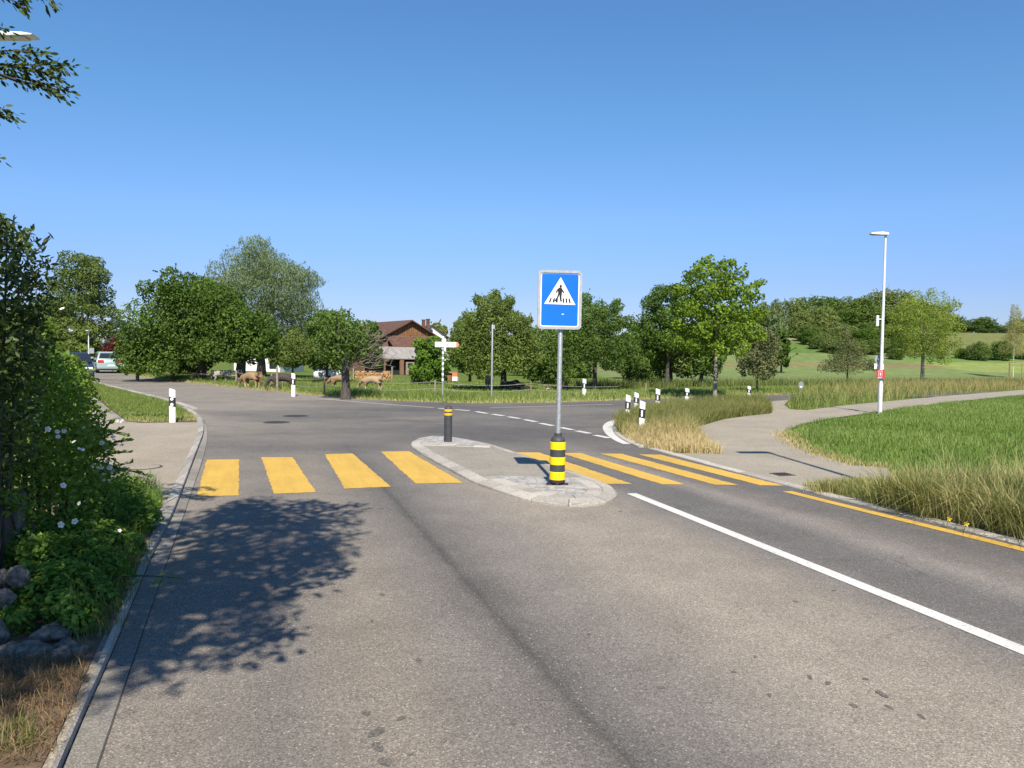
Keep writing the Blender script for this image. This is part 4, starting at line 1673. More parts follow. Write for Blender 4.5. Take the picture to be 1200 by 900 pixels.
def skin_mesh(name, nodes, edges, mat, parent, root_i=0, level=2, loc=None):
    me = bpy.data.meshes.new(name)
    bm = bmesh.new()
    lay = bm.verts.layers.skin.verify()
    vs = []
    for i, (p, r) in enumerate(nodes):
        v = bm.verts.new(p)
        rr = r if isinstance(r, tuple) else (r, r)
        v[lay].radius = rr
        v[lay].use_root = (i == root_i)
        vs.append(v)
    for a, b in edges:
        bm.edges.new((vs[a], vs[b]))
    bm.to_mesh(me)
    bm.free()
    o = bpy.data.objects.new(name + "_tmp", me)
    COL.objects.link(o)
    sk = o.modifiers.new("skin", "SKIN")
    sk.use_smooth_shade = True
    sb = o.modifiers.new("sub", "SUBSURF")
    sb.levels = sb.render_levels = level
    dg = bpy.context.evaluated_depsgraph_get()
    dg.update()
    me2 = bpy.data.meshes.new_from_object(o.evaluated_get(dg))
    bpy.data.objects.remove(o)
    me2.name = name
    me2.materials.clear()
    me2.materials.append(mat)
    for p in me2.polygons:
        p.use_smooth = True
    r = bpy.data.objects.new(name, me2)
    return link(r, parent)


def make_cow(p, height, heading, mat, label, pose="graze", group="cattle grazing and resting in the pasture"):
    root = thing("cow", p, label, "cow", group, heading)
    k = height / 1.32
    root.scale = (k, k, k)
    if pose in ("graze", "stand"):
        nd = [((-.72, 0, 1.10), .22), ((-.55, 0, 1.07), .29), ((-.15, 0, 1.0), .34), ((.25, 0, .98), .35), ((.58, 0, 1.05), .27)]
        ed = [(0, 1), (1, 2), (2, 3), (3, 4)]
        if pose == "graze":
            hd = [((.86, 0, .90), .19), ((1.08, 0, .64), .145), ((1.20, 0, .44), .125), ((1.28, 0, .22), .085)]
        else:
            hd = [((.84, 0, 1.12), .24), ((1.05, 0, 1.26), .17), ((1.2, 0, 1.2), .135), ((1.36, 0, 1.1), .1)]
        for i, q in enumerate(hd):
            nd.append(q)
            ed.append((4 if i == 0 else len(nd) - 2, len(nd) - 1))
        for sgn in (-1, 1):
            st = random.uniform(-.1, .1)
            i0 = len(nd)
            nd += [((-.60, sgn * .18, .74), .20), ((-.52 + st, sgn * .18, .58), .12), ((-.66 + st, sgn * .18, .38), .07), ((-.60 + st, sgn * .18, .08), .058), ((-.56 + st, sgn * .18, .03), .065)]
            ed += [(1, i0), (i0, i0 + 1), (i0 + 1, i0 + 2), (i0 + 2, i0 + 3), (i0 + 3, i0 + 4)]
            st = random.uniform(-.12, .12)
            i0 = len(nd)
            nd += [((.54, sgn * .16, .70), .17), ((.53 + st * .5, sgn * .16, .42), .08), ((.51 + st, sgn * .16, .08), .058), ((.54 + st, sgn * .16, .03), .065)]
            ed += [(4, i0), (i0, i0 + 1), (i0 + 1, i0 + 2), (i0 + 2, i0 + 3)]
        i0 = len(nd)
        nd += [((-.87, 0, 1.12), .04), ((-.93, 0, .8), .022), ((-.92, 0, .48), .03)]
        ed += [(0, i0), (i0, i0 + 1), (i0 + 1, i0 + 2)]
        head, hdir = Vector(hd[1][0]), (Vector(hd[2][0]) - Vector(hd[1][0])).normalized()
    else:
        nd = [((-.6, 0, .40), .34), ((-.2, 0, .42), .42), ((.2, 0, .42), .42), ((.55, 0, .46), .34), ((.78, 0, .68), .22), ((.98, 0, .86), .16), ((1.14, 0, .80), .13), ((1.3, 0, .7), .09)]
        ed = [(i, i + 1) for i in range(7)]
        for sgn in (-1, 1):
            i0 = len(nd)
            nd += [((-.45, sgn * .27, .24), .13), ((-.12, sgn * .34, .12), .07), ((-.4, sgn * .38, .06), .05)]
            ed += [(0, i0), (i0, i0 + 1), (i0 + 1, i0 + 2)]
            i0 = len(nd)
            nd += [((.6, sgn * .2, .24), .10), ((.85, sgn * .22, .1), .055), ((.6, sgn * .25, .05), .045)]
            ed += [(3, i0), (i0, i0 + 1), (i0 + 1, i0 + 2)]
        head, hdir = Vector(nd[5][0]), Vector((1, 0, -.5)).normalized()
    body = skin_mesh("body", nd, ed, MT[mat], root)
    for sgn in (-1, 1):
        mb = MB()
        e0 = head + Vector((0, sgn * .09, .03)) - hdir * .02
        mb.tube([e0, e0 + Vector((-.02, sgn * .10, .02)), e0 + Vector((-.04, sgn * .2, -.02))], [.02, .05, .012], 6)
        mb.build("ear", MT[mat], root, smooth=True)
    if pose != "lie":
        mb = MB()
        mb.lathe([(.02, .58), (.09, .64), (.12, .74), (.1, .82)], 10)
        mb.build("udder", MT["horn"], root, smooth=True, loc=(-.36, 0, 0))
    mb = MB()
    mz = head + hdir * (.46 if pose == "graze" else .33)
    mb.tube([mz, mz + hdir * .05], [.062, .05], 8)
    mb.build("muzzle", MT["horn"], root, smooth=True)
    return root


def cow_at(px, ptop, pbase, heading, mat, label, pose="graze", ratio=1.0):
    p = P(px, pbase)
    return make_cow(p, (pbase - ptop) * p.y / 900 * ratio, heading, mat, label, pose)


cow_at(294, 435.5, 455, R(155), "cowbrown", "brown cow grazing beside the dark leaning trunks behind the fence")
cow_at(331, 437, 457.5, R(200), "cowdark", "dark brown cow grazing behind the cluster of fence posts")
cow_at(398, 439, 456.5, R(172), "cowbrown", "brown cow half hidden behind the trunk of the old apple tree")
cow_at(436, 440, 458.5, R(172), "cowtan", "tan cow with pale legs grazing alone in front of the log pile")
cow_at(259, 431, 449, R(10), "cowgrey", "greyish cow standing in deep shade under the dark tree", "stand", .85)
cow_at(573, 439, 456, R(82), "cowcream", "cream cow seen from behind under the big orchard tree", "graze", .95)
cow_at(592, 443.5, 458, R(20), "cowblack", "black cow lying in shade beside the big orchard trunk", "lie", 1.25)
cow_at(604, 447, 458, R(5), "cowblack", "second black cow lying just behind the first one in the shade", "lie", 1.1)
cow_at(619, 448, 457.5, R(200), "cowcream", "cream calf lying with only its head up near a thin wooden post", "lie", .9)
cow_at(645, 448.5, 457, R(178), "cowtan", "light tan cow lying in the sun left of the sign pole", "lie", 1.0)
cow_at(660, 444, 458.5, R(60), "cowblack", "dark cow standing in shade right behind the sign pole", "graze", .85)

# ------------------------------------------------------------------ farm things
p = P(384, 447.5)
s = p.y / 900
root = thing("water_tank", p, "silver cylindrical tank lying on a small trailer behind the apple tree", "tank", None, R(6))
r = 6.6 * s
Lk = 33 * s
mb = MB()
for_x = [(-Lk / 2, r * .05), (-Lk / 2 + .06, r * .75), (-Lk / 2 + .2, r), (Lk / 2 - .2, r), (Lk / 2 - .06, r * .75), (Lk / 2, r * .05)]
mb.tube([(x, 0, r + .15) for x, _ in for_x], [q for _, q in for_x], 20)
mb.build("barrel", MT["whiteplastic"], root, smooth=True)
for x in (-Lk * .2, Lk * .25):
    mb = MB()
    mb.tube([(x, 0, r + .15 - 0), (x + .07, 0, r + .15)], r + .012, 20)
    mb.build("hoop", MT["galv"], root)
mb = MB()
mb.box((0, 0, .16), (Lk * 1.05, .5, .08))
mb.box((-Lk * .68, 0, .16), (Lk * .35, .08, .08))
mb.build("chassis", MT["iron"], root)
for sgn in (-1, 1):
    mb = MB()
    mb.tube([(.15, sgn * .42, .2), (.15, sgn * .56, .2)], .24, 16)
    mb.build("wheel", MT["tyre"], root)

p = P(437, 446)
s = p.y / 900
root = thing("log_pile", p, "stacked pile of freshly cut pale firewood behind the tan cow", "log pile", None, R(4))
mb = MB()
for row in range(6):
    for i in range(24):
        x = (i - 11.5 + (row % 2) * .5) * 1.75 * s + random.uniform(-.02, .02)
        z = .1 + row * 1.75 * s
        if row == 5 and random.random() < .35:
            continue
        mb.tube([(x, -.35 + random.uniform(-.06, .06), z), (x, .5, z)], .92 * s * random.uniform(.8, 1.1), 7)
mb.build("log_stack", MT["log"], root)
for x in (-22 * s, 22.5 * s):
    mb = MB()
    mb.box((x, 0, .5), (.1, .6, 1.15))
    mb.build("end_post", MT["greywood"], root)

p = P(533.5, 446.5)
s = p.y / 900
root = thing("beehive_box", p, "orange and white box standing at the edge of the orchard trees", "box", None, R(-12))
mb = MB()
mb.box((0, 0, 2.6 * s), (6 * s, 5 * s, 5.2 * s))
mb.build("lower_box", MT["signwhite"], root, bevel=.02)
mb = MB()
mb.box((0, 0, 7.8 * s), (6.2 * s, 5.2 * s, 5.0 * s))
mb.build("upper_box", MT["orange"], root, bevel=.02)
mb = MB()
mb.box((0, 0, 10.5 * s), (6.8 * s, 5.8 * s, .4 * s))
mb.build("lid", MT["galv"], root)
p = P(524, 446)
s = p.y / 900
root = thing("garden_shed", p, "low brown board shed left of the orange and white box", "shed", None, R(-8))
mb = MB()
mb.box((0, .6, 4.5 * s), (11 * s, 1.2, 9 * s))
mb.build("wall", MT["plank"], root)
mb = MB()
mb.box((0, .6, 9.5 * s), (12.5 * s, 1.6, .6 * s), 0, 0, .03)
mb.build("roof", MT["eternit"], root)
p = P(564.5, 455)
s = p.y / 900
root = thing("water_trough", p, "small grey water trough in the shade by the cream cow", "trough")
mb = MB()
mb.box((0, 0, 1.5 * s), (7 * s, .5, 3 * s))
mb.build("tub", MT["concrete"], root, bevel=.05)
mb = MB()
mb.box((0, 0, 3.03 * s), (6.2 * s, .4, .03))
mb.build("water_surface", MT["glass"], root)
q = At(612, 422, 52)
root = thing("nesting_box", q, "small white nesting box hanging among the orchard leaves", "nesting box")
mb = MB()
mb.box((0, 0, 0), (.2, .2, .26))
mb.build("box", MT["signwhite"], root)
mb = MB()
mb.box((0, 0, .16), (.3, .3, .04), 0, 0, .2)
mb.build("lid", MT["signwhite"], root)


# ------------------------------------------------------------------ houses
def gable_house(root, w, d, hw, hr, wall, roof, gable=None, over=.5, th=.14):
    """gable front on local y=0 facing -y, ridge along +y"""
    mb = MB()
    mb.prism([(-w / 2, -.3), (w / 2, -.3), (w / 2, hw), (-w / 2, hw)], 0, d, axis="y")
    wl = mb.build("wall", wall, root)
    mb = MB()
    mb.prism([(-w / 2, hw), (w / 2, hw), (0, hw + hr)], -.02, d + .02, axis="y")
    mb.build("gable", gable or wall, root)
    sl = hr / (w / 2)
    mb = MB()
    for sg in (-1, 1):
        e = w / 2 + over
        mb.add([(0, -over, hw + hr + .03), (sg * e, -over, hw - sl * over + .03), (sg * e, d + over, hw - sl * over + .03), (0, d + over, hw + hr + .03),
                (0, -over, hw + hr + .03 + th), (sg * e, -over, hw - sl * over + .03 + th), (sg * e, d + over, hw - sl * over + .03 + th), (0, d + over, hw + hr + .03 + th)],
               [(0, 1, 2, 3), (4, 5, 6, 7), (0, 1, 5, 4), (1, 2, 6, 5), (2, 3, 7, 6), (3, 0, 4, 7)])
    return mb.build("roof", roof, root), wl


bp = P(480, 437.5)
YB = bp.y
s = YB / 900
zt = lambda py: At(480, py, YB).z - bp.z
ang = R(33)
root = thing("farm_barn", bp, "old brown farm barn with board gable and tiled roof among the trees", "barn", None, ang)
W_ = 58 * s / .86
rf, wl = gable_house(root, W_, 13, zt(394.5), zt(376.5) - zt(394.5), MT["brick"], MT["tile"], MT["plank"], .7)
mb = MB()
for k in range(26):
    x = -W_ / 2 + (k + .5) * W_ / 26
    hmax = zt(394.5) + (zt(376.5) - zt(394.5)) * (1 - abs(x) / (W_ / 2)) - .15
    mb.box((x, -.045, (zt(394.5) + hmax) / 2), (.03, .05, max(.05, hmax - zt(394.5))))
mb.build("board_batten", MT["darkopening"], root)
# pent roof on the gable and grey lean-to below it
z1, z2, z3, z4 = zt(395.5), zt(407.5), zt(407.8), zt(420.5)
def slab(y0, za, y1, zb, x0, x1, th=.15):
    m_ = MB()
    m_.add([(x0, y0, za), (x1, y0, za), (x1, y1, zb), (x0, y1, zb), (x0, y0, za + th), (x1, y0, za + th), (x1, y1, zb + th), (x0, y1, zb + th)],
           [(0, 1, 2, 3), (4, 5, 6, 7), (0, 1, 5, 4), (1, 2, 6, 5), (2, 3, 7, 6), (3, 0, 4, 7)])
    return m_
slab(-.1, z1, -2.2, z2, -W_ / 2 + .4, W_ / 2 - .2).build("pent_roof", MT["tile"], root)
mb = MB()
mb.box((0, -1.1, z2 / 2), (W_ - 1.0, 2.0, z2 - .3))
mb.build("front_wall", MT["brick"], root)
mb = MB()
mb.box((0, -.2, z1 + .12), (W_ - .4, .16, .14))
mb.build("fascia", MT["brick"], root)
slab(-2.15, z3 - .05, -6.2, z4, -W_ / 2 - 5.6, W_ / 2 - .6).build("lean_roof", MT["eternit"], root)
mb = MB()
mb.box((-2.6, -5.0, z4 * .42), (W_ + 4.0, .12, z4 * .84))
mb.build("lean_opening_shade", MT["darkopening"], root)  # near-black sheet: shade inside the open lean-to put into the colour
for x in (-W_ / 2 - 5.0, -W_ / 2 - 2.4, -3.9, -1.7, 1.3):
    mb = MB()
    mb.box((x, -6.02, z4 / 2), (.5 if x > -5 else .16, .2, z4))
    mb.build("pillar", MT["brick"], root)
m_ = MB()
m_.box((-2.8, -6.0, z4 * .42), (1.1, .08, z4 * .8))
dr = m_.build("door", MT["greywood"], root)
m_ = MB()
m_.box((-2.8, -6.05, z4 * .6), (.6, .04, z4 * .3))
m_.build("pane", MT["glass"], dr)
m_ = MB()
m_.box((-.2, -6.0, z4 * .5), (2.0, .08, z4 * .62))
wn = m_.build("window", MT["glass"], root)
m_ = MB()
m_.box((-.2, -6.05, z4 * .84), (2.2, .06, .12))
m_.box((-.2, -6.05, z4 * .5), (2.1, .06, .07))
m_.box((-.2, -6.05, z4 * .18), (2.2, .06, .09))
m_.build("frame", MT["signwhite"], wn)

hp = P(503, 434)
YH = hp.y * 1.0 if hp.y < 260 else 190
hp = Vector((At(506, 415, 150).x, 150, -1.0))
s = 150 / 900
zt2 = lambda py: At(506, py, 150).z + 1.0
root = thing("white_house", hp, "white rendered house with brown roof and two chimneys behind the barn", "house", None, R(18))
W2 = 34 * s
rf, wl = gable_house(root, W2, 9, zt2(394), zt2(381.5) - zt2(394), MT["render"], MT["tile"], MT["render"], .6)
for (cx, cy, ht) in ((-1.0, 3.4, 1.2), (-.6, 1.0, 1.25)):
    mb = MB()
    mb.box((cx, cy, zt2(381.5) + ht * .3), (.6, .6, ht * 1.3))
    mb.box((cx, cy, zt2(381.5) + ht), (.72, .72, .14))
    mb.build("chimney", MT["tile"], rf)
mb = MB()
mb.box((-.2, -.06, zt2(389)), (.7, .1, 1.0))
w_ = mb.build("window", MT["glass"], root)
mb = MB()
mb.box((-.2, -.05, zt2(389)), (.86, .08, 1.16))
mb.build("frame", MT["signwhite"], w_)

hp = P(300, 441)
hp = Vector((At(301, 430, 84).x, 84, float(H(-28, 84))))
s = 84 / 900
root = thing("whitewashed_house", hp, "low whitewashed house glimpsed below the dark tree crowns behind the cows", "house", None, R(-6))
zt3 = lambda py: At(301, py, 84).z - hp.z
rf, wl = gable_house(root, 56 * s, 7, zt3(414), 1.4, MT["render"], MT["tile"], MT["render"], .4)
mb = MB()
mb.box((1.9, -.05, zt3(426)), (.9, .08, 1.0))
mb.build("window", MT["glass"], root)

hp = Vector((At(52, 400, 92).x, 92, .0))
root = thing("cream_house", hp, "cream house wall with pale roof edge showing between shrub and tall tree", "house", None, R(25))
rf, wl = gable_house(root, 8, 9, 3.6, 1.9, MT["render"], MT["tile"], MT["render"], .5)
mb = MB()
mb.box((1.2, -.05, 2.2), (1.0, .08, 1.2))
mb.build("window", MT["glass"], root)


# ------------------------------------------------------------------ cars
def car_body(root, paint, L_=4.5, W_=1.74, estate=True):
    def loft(profile, wf, name, mat, bev):
        n = len(profile)
        mb = MB()
        vs = []
        for sg in (-1, 1):
            vs += [(x, sg * wf(z), z) for x, z in profile]
        mb.add(vs, [tuple(range(n - 1, -1, -1)), tuple(range(n, 2 * n))] + [(i, (i + 1) % n, n + (i + 1) % n, n + i) for i in range(n)])
        return mb.build(name, mat, root, smooth=True, bevel=bev)
    h = L_ / 2
    low = [(-h + .06, .30), (-h, .5), (-h + .04, .78), (-h + .12, .93), (-.9, .95), (.75, .93), (1.3, .86), (h - .22, .72), (h - .03, .58), (h, .42), (h - .08, .24), (h - .5, .2), (-h + .5, .2)]
    body = loft(low, lambda z: W_ / 2 * (1 - .05 * max(0, z - .6) / .4 - .06 * max(0, .45 - z) / .3), "body", paint, .045)
    if estate:
        cab = [(-h + .18, .93), (-h + .55, 1.40), (-h + .8, 1.44), (.15, 1.44), (.45, 1.38), (1.1, .92)]
    else:
        cab = [(-1.55, .93), (-1.1, 1.34), (-.8, 1.42), (.05, 1.43), (.35, 1.37), (1.1, .92)]
    wf = lambda z: W_ / 2 * (.955 - .18 * (z - .93) / .5)
    loft(cab, wf, "roof", paint, .04)
    xb0, xb1 = cab[0], cab[1]
    # glass panels set 4 mm proud
    def quad(name, pts):
        mb = MB()
        n = len(pts)
        c = sum((Vector(q) for q in pts), Vector()) / n
        a = (Vector(pts[1]) - Vector(pts[0])).cross(Vector(pts[2]) - Vector(pts[0])).normalized()
        if a.dot(c - Vector((0, 0, 1.0))) < 0:
            a = -a
        vs = [Vector(q) + a * .012 for q in pts] + [Vector(q) - a * .03 for q in pts]
        mb.add(vs, [tuple(range(n)), tuple(range(2 * n - 1, n - 1, -1))] + [(i, (i + 1) % n, n + (i + 1) % n, n + i) for i in range(n)])
        return mb.build(name, MT["glass"], root)
    def lerp(a, b, t): return (a[0] + (b[0] - a[0]) * t, a[1] + (b[1] - a[1]) * t)
    r0, r1 = lerp(xb0, xb1, .12), lerp(xb0, xb1, .86)
    quad("rear_window", [(r0[0], -wf(r0[1]) * .88, r0[1]), (r0[0], wf(r0[1]) * .88, r0[1]), (r1[0], wf(r1[1]) * .86, r1[1]), (r1[0], -wf(r1[1]) * .86, r1[1])])
    f0_, f1_ = lerp(cab[-1], cab[-2], .08), lerp(cab[-1], cab[-2], .9)
    quad("windscreen", [(f0_[0], -wf(f0_[1]) * .9, f0_[1]), (f0_[0], wf(f0_[1]) * .9, f0_[1]), (f1_[0], wf(f1_[1]) * .88, f1_[1]), (f1_[0], -wf(f1_[1]) * .88, f1_[1])])
    for sg in (-1, 1):
        for xa, xb in ((-h + .75, -.62), (-.5, .42)):
            quad("side_window", [(xa - .12, sg * wf(.98), .98), (xb + .25 if xb > 0 else xb, sg * wf(.98), .98), (xb, sg * wf(1.34), 1.34), (xa, sg * wf(1.34), 1.34)])
        for x in (-h + .85, h - .85):
            mb = MB()
            mb.tube([(x, sg * (W_ / 2 - .2), .31), (x, sg * (W_ / 2 + .01), .31)], .31, 22)
            wh = mb.build("wheel", MT["tyre"], root)
            mb = MB()
            mb.tube([(x, sg * (W_ / 2 - .02), .31), (x, sg * (W_ / 2 + .02), .31)], .2, 18)
            mb.build("rim", MT["rim"], wh)
        mb = MB()
        mb.box((-h + .05, sg * (W_ / 2 - .24), .80), (.12, .38, .17))
        mb.build("tail_lamp", MT["lampred"], root, bevel=.02)
        mb = MB()
        mb.box((h - .13, sg * (W_ / 2 - .25), .62), (.16, .36, .17), sg * -.25)
        mb.build("headlamp", MT["lampclear"], root, bevel=.03)
        mb = MB()
        mb.box((.72, sg * (W_ / 2 + .07), 1.0), (.1, .17, .12))
        mb.build("mirror", paint, root, bevel=.03)
    mb = MB()
    mb.box((-h + .02, 0, .40), (.16, W_ * .96, .2))
    mb.build("rear_bumper", paint, root, bevel=.04)
    mb = MB()
    mb.box((h - .05, 0, .36), (.16, W_ * .94, .2))
    mb.build("front_bumper", MT["blackplastic"], root, bevel=.04)
    mb = MB()
    mb.box((-h + .0, 0, .52), (.03, .42, .10))
    mb.build("number_plate", MT["signwhite"], root)
    mb = MB()
    mb.box((h - .01, 0, .56), (.04, .7, .14))
    mb.build("grille", MT["blackplastic"], root)


cp = P(127, 440)
root = thing("parked_car", (cp.x * (1 + 6.0 / cp.y), cp.y + 6.0, .0), "silver green estate car seen from behind on the far road", "car", None, R(90 + 32))
car_body(root, MT["silvergreen"], 4.5, 1.72)
cp = P(86, 446.5)
root = thing("parked_car", (cp.x * (1 + 1.5 / cp.y), cp.y + 1.5, .0), "dark blue car facing the camera half hidden by the hedge", "car", None, R(-90 + 32))
car_body(root, MT["bluepaint"], 4.3, 1.72, False)


# ------------------------------------------------------------------ trees placed from the photo
def LT(name, label, px, pbase, lob, leaf, cat="tree", tr=None, depth=None, leafsize=.16, dens=1.6, bark="bark", lean=0.0, limbs=7, maxleaf=60000, drop=False, ragged=16, group=None, fill=.22):
    """a tree whose crown masses stand where the photo shows them, each with its own place in depth"""
    if depth is None:
        p = P(px, pbase)
    else:
        a = At(px, 415, depth)
        p = Vector((a.x, depth, float(H(a.x, depth))))
    s = p.y / 900
    root = thing(name, p, label, cat, group)
    pts = []
    for (lx, ly, lr) in lob:
        a = At(lx, ly, p.y)
        pts.append((a.x - p.x, a.z - p.z, lr * s * .92))
    x0 = sum(q[0] for q in pts) / len(pts)
    zlo, zhi = min(q[1] - q[2] for q in pts), max(q[1] + q[2] for q in pts)
    lobes = []
    for (x, z, r) in pts:
        t = (z - zlo) / (zhi - zlo)
        row = [q for q in pts if abs(q[1] - z) < (zhi - zlo) * .16]
        Rw = max(abs(q[0] - x0) + q[2] for q in row)
        D = math.sqrt(max(0, Rw * Rw - (x - x0) ** 2))
        D = max(0, D - r * .7)
        ys = [random.uniform(-.15, .15) * r] if D < r * .5 else [-D * random.uniform(.75, 1), D * random.uniform(.75, 1)] + ([random.uniform(-.2, .2) * D] if D > r * .9 else [])
        for y in ys:
            lobes.append((x, y, z, r * random.uniform(.9, 1.08)))
    core = list(lobes)
    for i in range(ragged):
        b = random.choice(core)
        d = Vector((random.gauss(0, 1), random.gauss(0, 1), random.gauss(.35, .8))).normalized()
        lobes.append((b[0] + d.x * b[3] * .95, b[1] + d.y * b[3] * .95, b[2] + d.z * b[3] * .9, b[3] * random.uniform(.25, .45)))
    area = sum(4 * PI * l[3] ** 2 for l in lobes) * .5
    n = int(min(maxleaf, dens * area / (leafsize * leafsize * .36)))
    C, d, k = lobe_cloud(lobes, n, fill, .72)
    C, d, k = clumpy(C, d, k, lobes, leafsize)
    nr = unit(d * .7 + rng.normal(size=d.shape) * .65 + np.array([0, 0, .3]))
    lt = rng.random(len(lobes))
    tint = np.clip(lt[k] * .5 + rng.random(len(k)) * .5, 0, 1)
    along = np.tile(np.array([[0, 0, -1.0]]), (len(C), 1)) if drop else None
    sz = leafsize * rng.uniform(.7, 1.3, len(C))
    me = leaves_mesh("crown", C, nr, sz * (1.5 if drop else 1.15), sz * (.36 if drop else .62), LF[leaf], tint, along=along)
    link(bpy.data.objects.new("crown", me), root)
    trunk_mb(zhi, tr or max(.05, zhi * .022), core, limbs, lean, top=min(.7, (zlo + (zhi - zlo) * .5) / zhi), crown0=zlo).build("trunk", MT[bark], root, smooth=True)
    return root



def T(name, label, px, ptop, pbase, wpx, leaf, cat="tree", tr=None, depth=None, sx=None, **kw):
    if depth is None:
        p = P(px, pbase)
    else:
        a = At(px, 415, depth)
        p = Vector((a.x, depth, float(H(a.x, depth))))
    s = p.y / 900
    h = At(px, ptop, p.y).z - p.z
    rad = wpx * s / 2
    return make_tree(name, label, cat, p, h, rad, leaf, tr or max(.05, h * .022), **kw)


LT("tall_tree", "tall olive green tree rising behind the parked cars", 97, 436, [(92, 305, 9), (105, 307, 9), (82, 318, 10), (112, 322, 11), (97, 328, 14), (72, 335, 10), (115, 342, 10), (85, 350, 15), (105, 358, 14), (65, 358, 12), (122, 365, 8), (52, 362, 9), (75, 380, 15), (100, 385, 15), (120, 388, 10),
    (55, 385, 13), (85, 410, 16), (112, 412, 13), (62, 412, 14)], "poplar", depth=66, leafsize=.17)
T("tall_tree", "shorter olive tree leaning against the tall one behind the blue car", 62, 348, 436, 60, "poplar", depth=70, shape="round", nl=16, leafsize=.2, dens=1.3, crown_from=.05)
T("leafy_tree", "bushy green tree filling the gap between hedge and far lamp post", 98, 378, 438, 36, "orchard", depth=62, shape="round", nl=14, leafsize=.18, dens=1.4, crown_from=.02)
T("copper_tree", "small copper red tree beyond the silver green car", 134, 396, 436, 24, "red", depth=62, nl=12, leafsize=.25, dens=1.6, crown_from=.02)
T("distant_tree", "haze tinted far tree showing above the copper tree", 137, 369, 430, 30, "blue", depth=150, nl=10, leafsize=.5, dens=1.3, crown_from=.05)
T("distant_tree", "low haze tinted far tree in the gap right of the copper tree", 150, 378, 430, 22, "blue", depth=170, nl=9, leafsize=.55, dens=1.3, crown_from=.05)
LT("hedge_tree", "light green shrubby tree at the road edge beyond the wooden post", 169, 444, [(165, 402, 9), (160, 415, 9), (173, 412, 11), (168, 428, 10), (180, 426, 10), (158, 430, 6), (188, 436, 7), (172, 438, 7)], "bush", depth=50, leafsize=.13, tr=.08)
LT("walnut_tree", "broad dark green tree with low skirts shading the grey cow", 236, 447, [(168, 400, 18), (165, 420, 15), (185, 375, 20), (185, 405, 22), (205, 350, 20), (205, 385, 24), (210, 412, 19), (222, 335, 16), (232, 355, 22), (235, 390, 24), (240, 412, 17), (218, 326, 8), (248, 345, 17), (250, 375, 22), (195, 343, 11), (155, 412, 10), (168, 430, 9), (186, 428, 12), (206, 430, 10), (222, 428, 9)], "walnut", tr=.26, leafsize=.125)
LT("walnut_tree", "dark green tree with leaning black trunk beside the brown cow", 280, 449, [(265, 365, 20), (270, 393, 22), (285, 380, 20), (298, 398, 19), (310, 408, 13), (255, 408, 17), (280, 412, 17), (300, 378, 13), (318, 392, 8), (262, 350, 14)], "walnut", tr=.28, leafsize=.125, lean=.05)
LT("willow_tree", "large grey green willow towering above the dark trees", 306, 444, [(302, 293, 12), (306, 284, 7), (290, 310, 19), (314, 310, 19), (275, 325, 17), (332, 325, 19), (262, 340, 16), (350, 324, 15), (363, 327, 9), (345, 345, 19), (355, 363, 16), (320, 345, 26), (298, 340, 24), (340, 385, 19), (357, 393, 13), (325, 375, 24), (345, 416, 13), (251, 337, 8), (308, 400, 22)], "willow", depth=60, tr=.35, leafsize=.15, drop=True, dens=2.3)
LT("small_tree", "small grey green tree behind the cluster of fence posts", 343, 453, [(343, 400, 13), (330, 408, 13), (352, 410, 14), (340, 420, 13), (359, 418, 10), (325, 420, 9), (345, 391, 8), (367, 411, 7)], "orchard", depth=50, tr=.08, leafsize=.13)
T("plum_tree", "green tree squeezed between willow and old apple tree", 383, 362, 452, 62, "orchard2", depth=54, nl=16, leafsize=.16, dens=1.5, crown_from=.2)
apple = LT("apple_tree", "old apple tree with thick trunk and partly bare grey branches", 405, 468, [(385, 378, 13), (400, 372, 11), (395, 392, 15), (412, 385, 12), (408, 402, 14), (382, 400, 13), (425, 382, 8), (425, 398, 9), (435, 395, 6), (395, 415, 11), (412, 417, 9), (380, 415, 8), (438, 380, 4)], "orchard2", tr=.17, leafsize=.10, dens=1.0, limbs=10)
mb = MB()
hA = At(405, 368, apple.location.y).z - apple.location.z
for i in range(46):
    a0 = Vector((random.uniform(.1, 1.1), random.uniform(-.7, .5), hA * random.uniform(.38, .75)))
    d1 = Vector((random.uniform(.3, 1), random.uniform(-.5, .5), random.uniform(-.1, .8))).normalized()
    l1 = random.uniform(.35, .8)
    a1 = a0 + d1 * l1 * .5 + Vector((0, 0, random.uniform(-.08, .08)))
    a2 = a0 + d1 * l1
    mb.tube([a0, a1, a2], [.02, .012, .004], 4)
    for k in range(3):
        b0 = a1.lerp(a2, random.random())
        mb.tube([b0, b0 + Vector((random.uniform(-.2, .3), random.uniform(-.2, .2), random.uniform(-.05, .3)))], [.008, .003], 3)
mb.build("bare_twigs", MT["twig"], apple)
T("round_bush", "bright green round bush in front of the barn end", 503, 393, 446, 48, "bush", depth=53, nl=14, leafsize=.15, dens=1.7, crown_from=.0, cat="bush")
LT("orchard_tree", "largest orchard tree with pointed top sheltering the black cows", 590, 458, [(580, 347, 7), (572, 360, 13), (590, 362, 12), (560, 352, 6), (598, 353, 6), (560, 378, 15), (580, 382, 17), (602, 378, 14), (613, 388, 11), (545, 392, 13), (563, 402, 17), (585, 405, 17), (607, 405, 15), (622, 402, 11), (540, 412, 13), (558, 422, 14), (580, 426, 15), (603, 424, 14), (625, 418, 12), (548, 370, 6), (537, 380, 5), (620, 376, 5)], "orchard", tr=.2, leafsize=.105, ragged=26)
T("orchard_tree", "orchard tree with ragged shoots left of the largest one", 551, 368, 452, 54, "orchard", depth=60, nl=18, leafsize=.2, dens=1.5, crown_from=.1)
T("orchard_tree", "dark orchard tree filling the gap behind the crossing sign", 640, 384, 450, 74, "orchard2", depth=56, nl=18, leafsize=.17, dens=1.5, crown_from=.08)
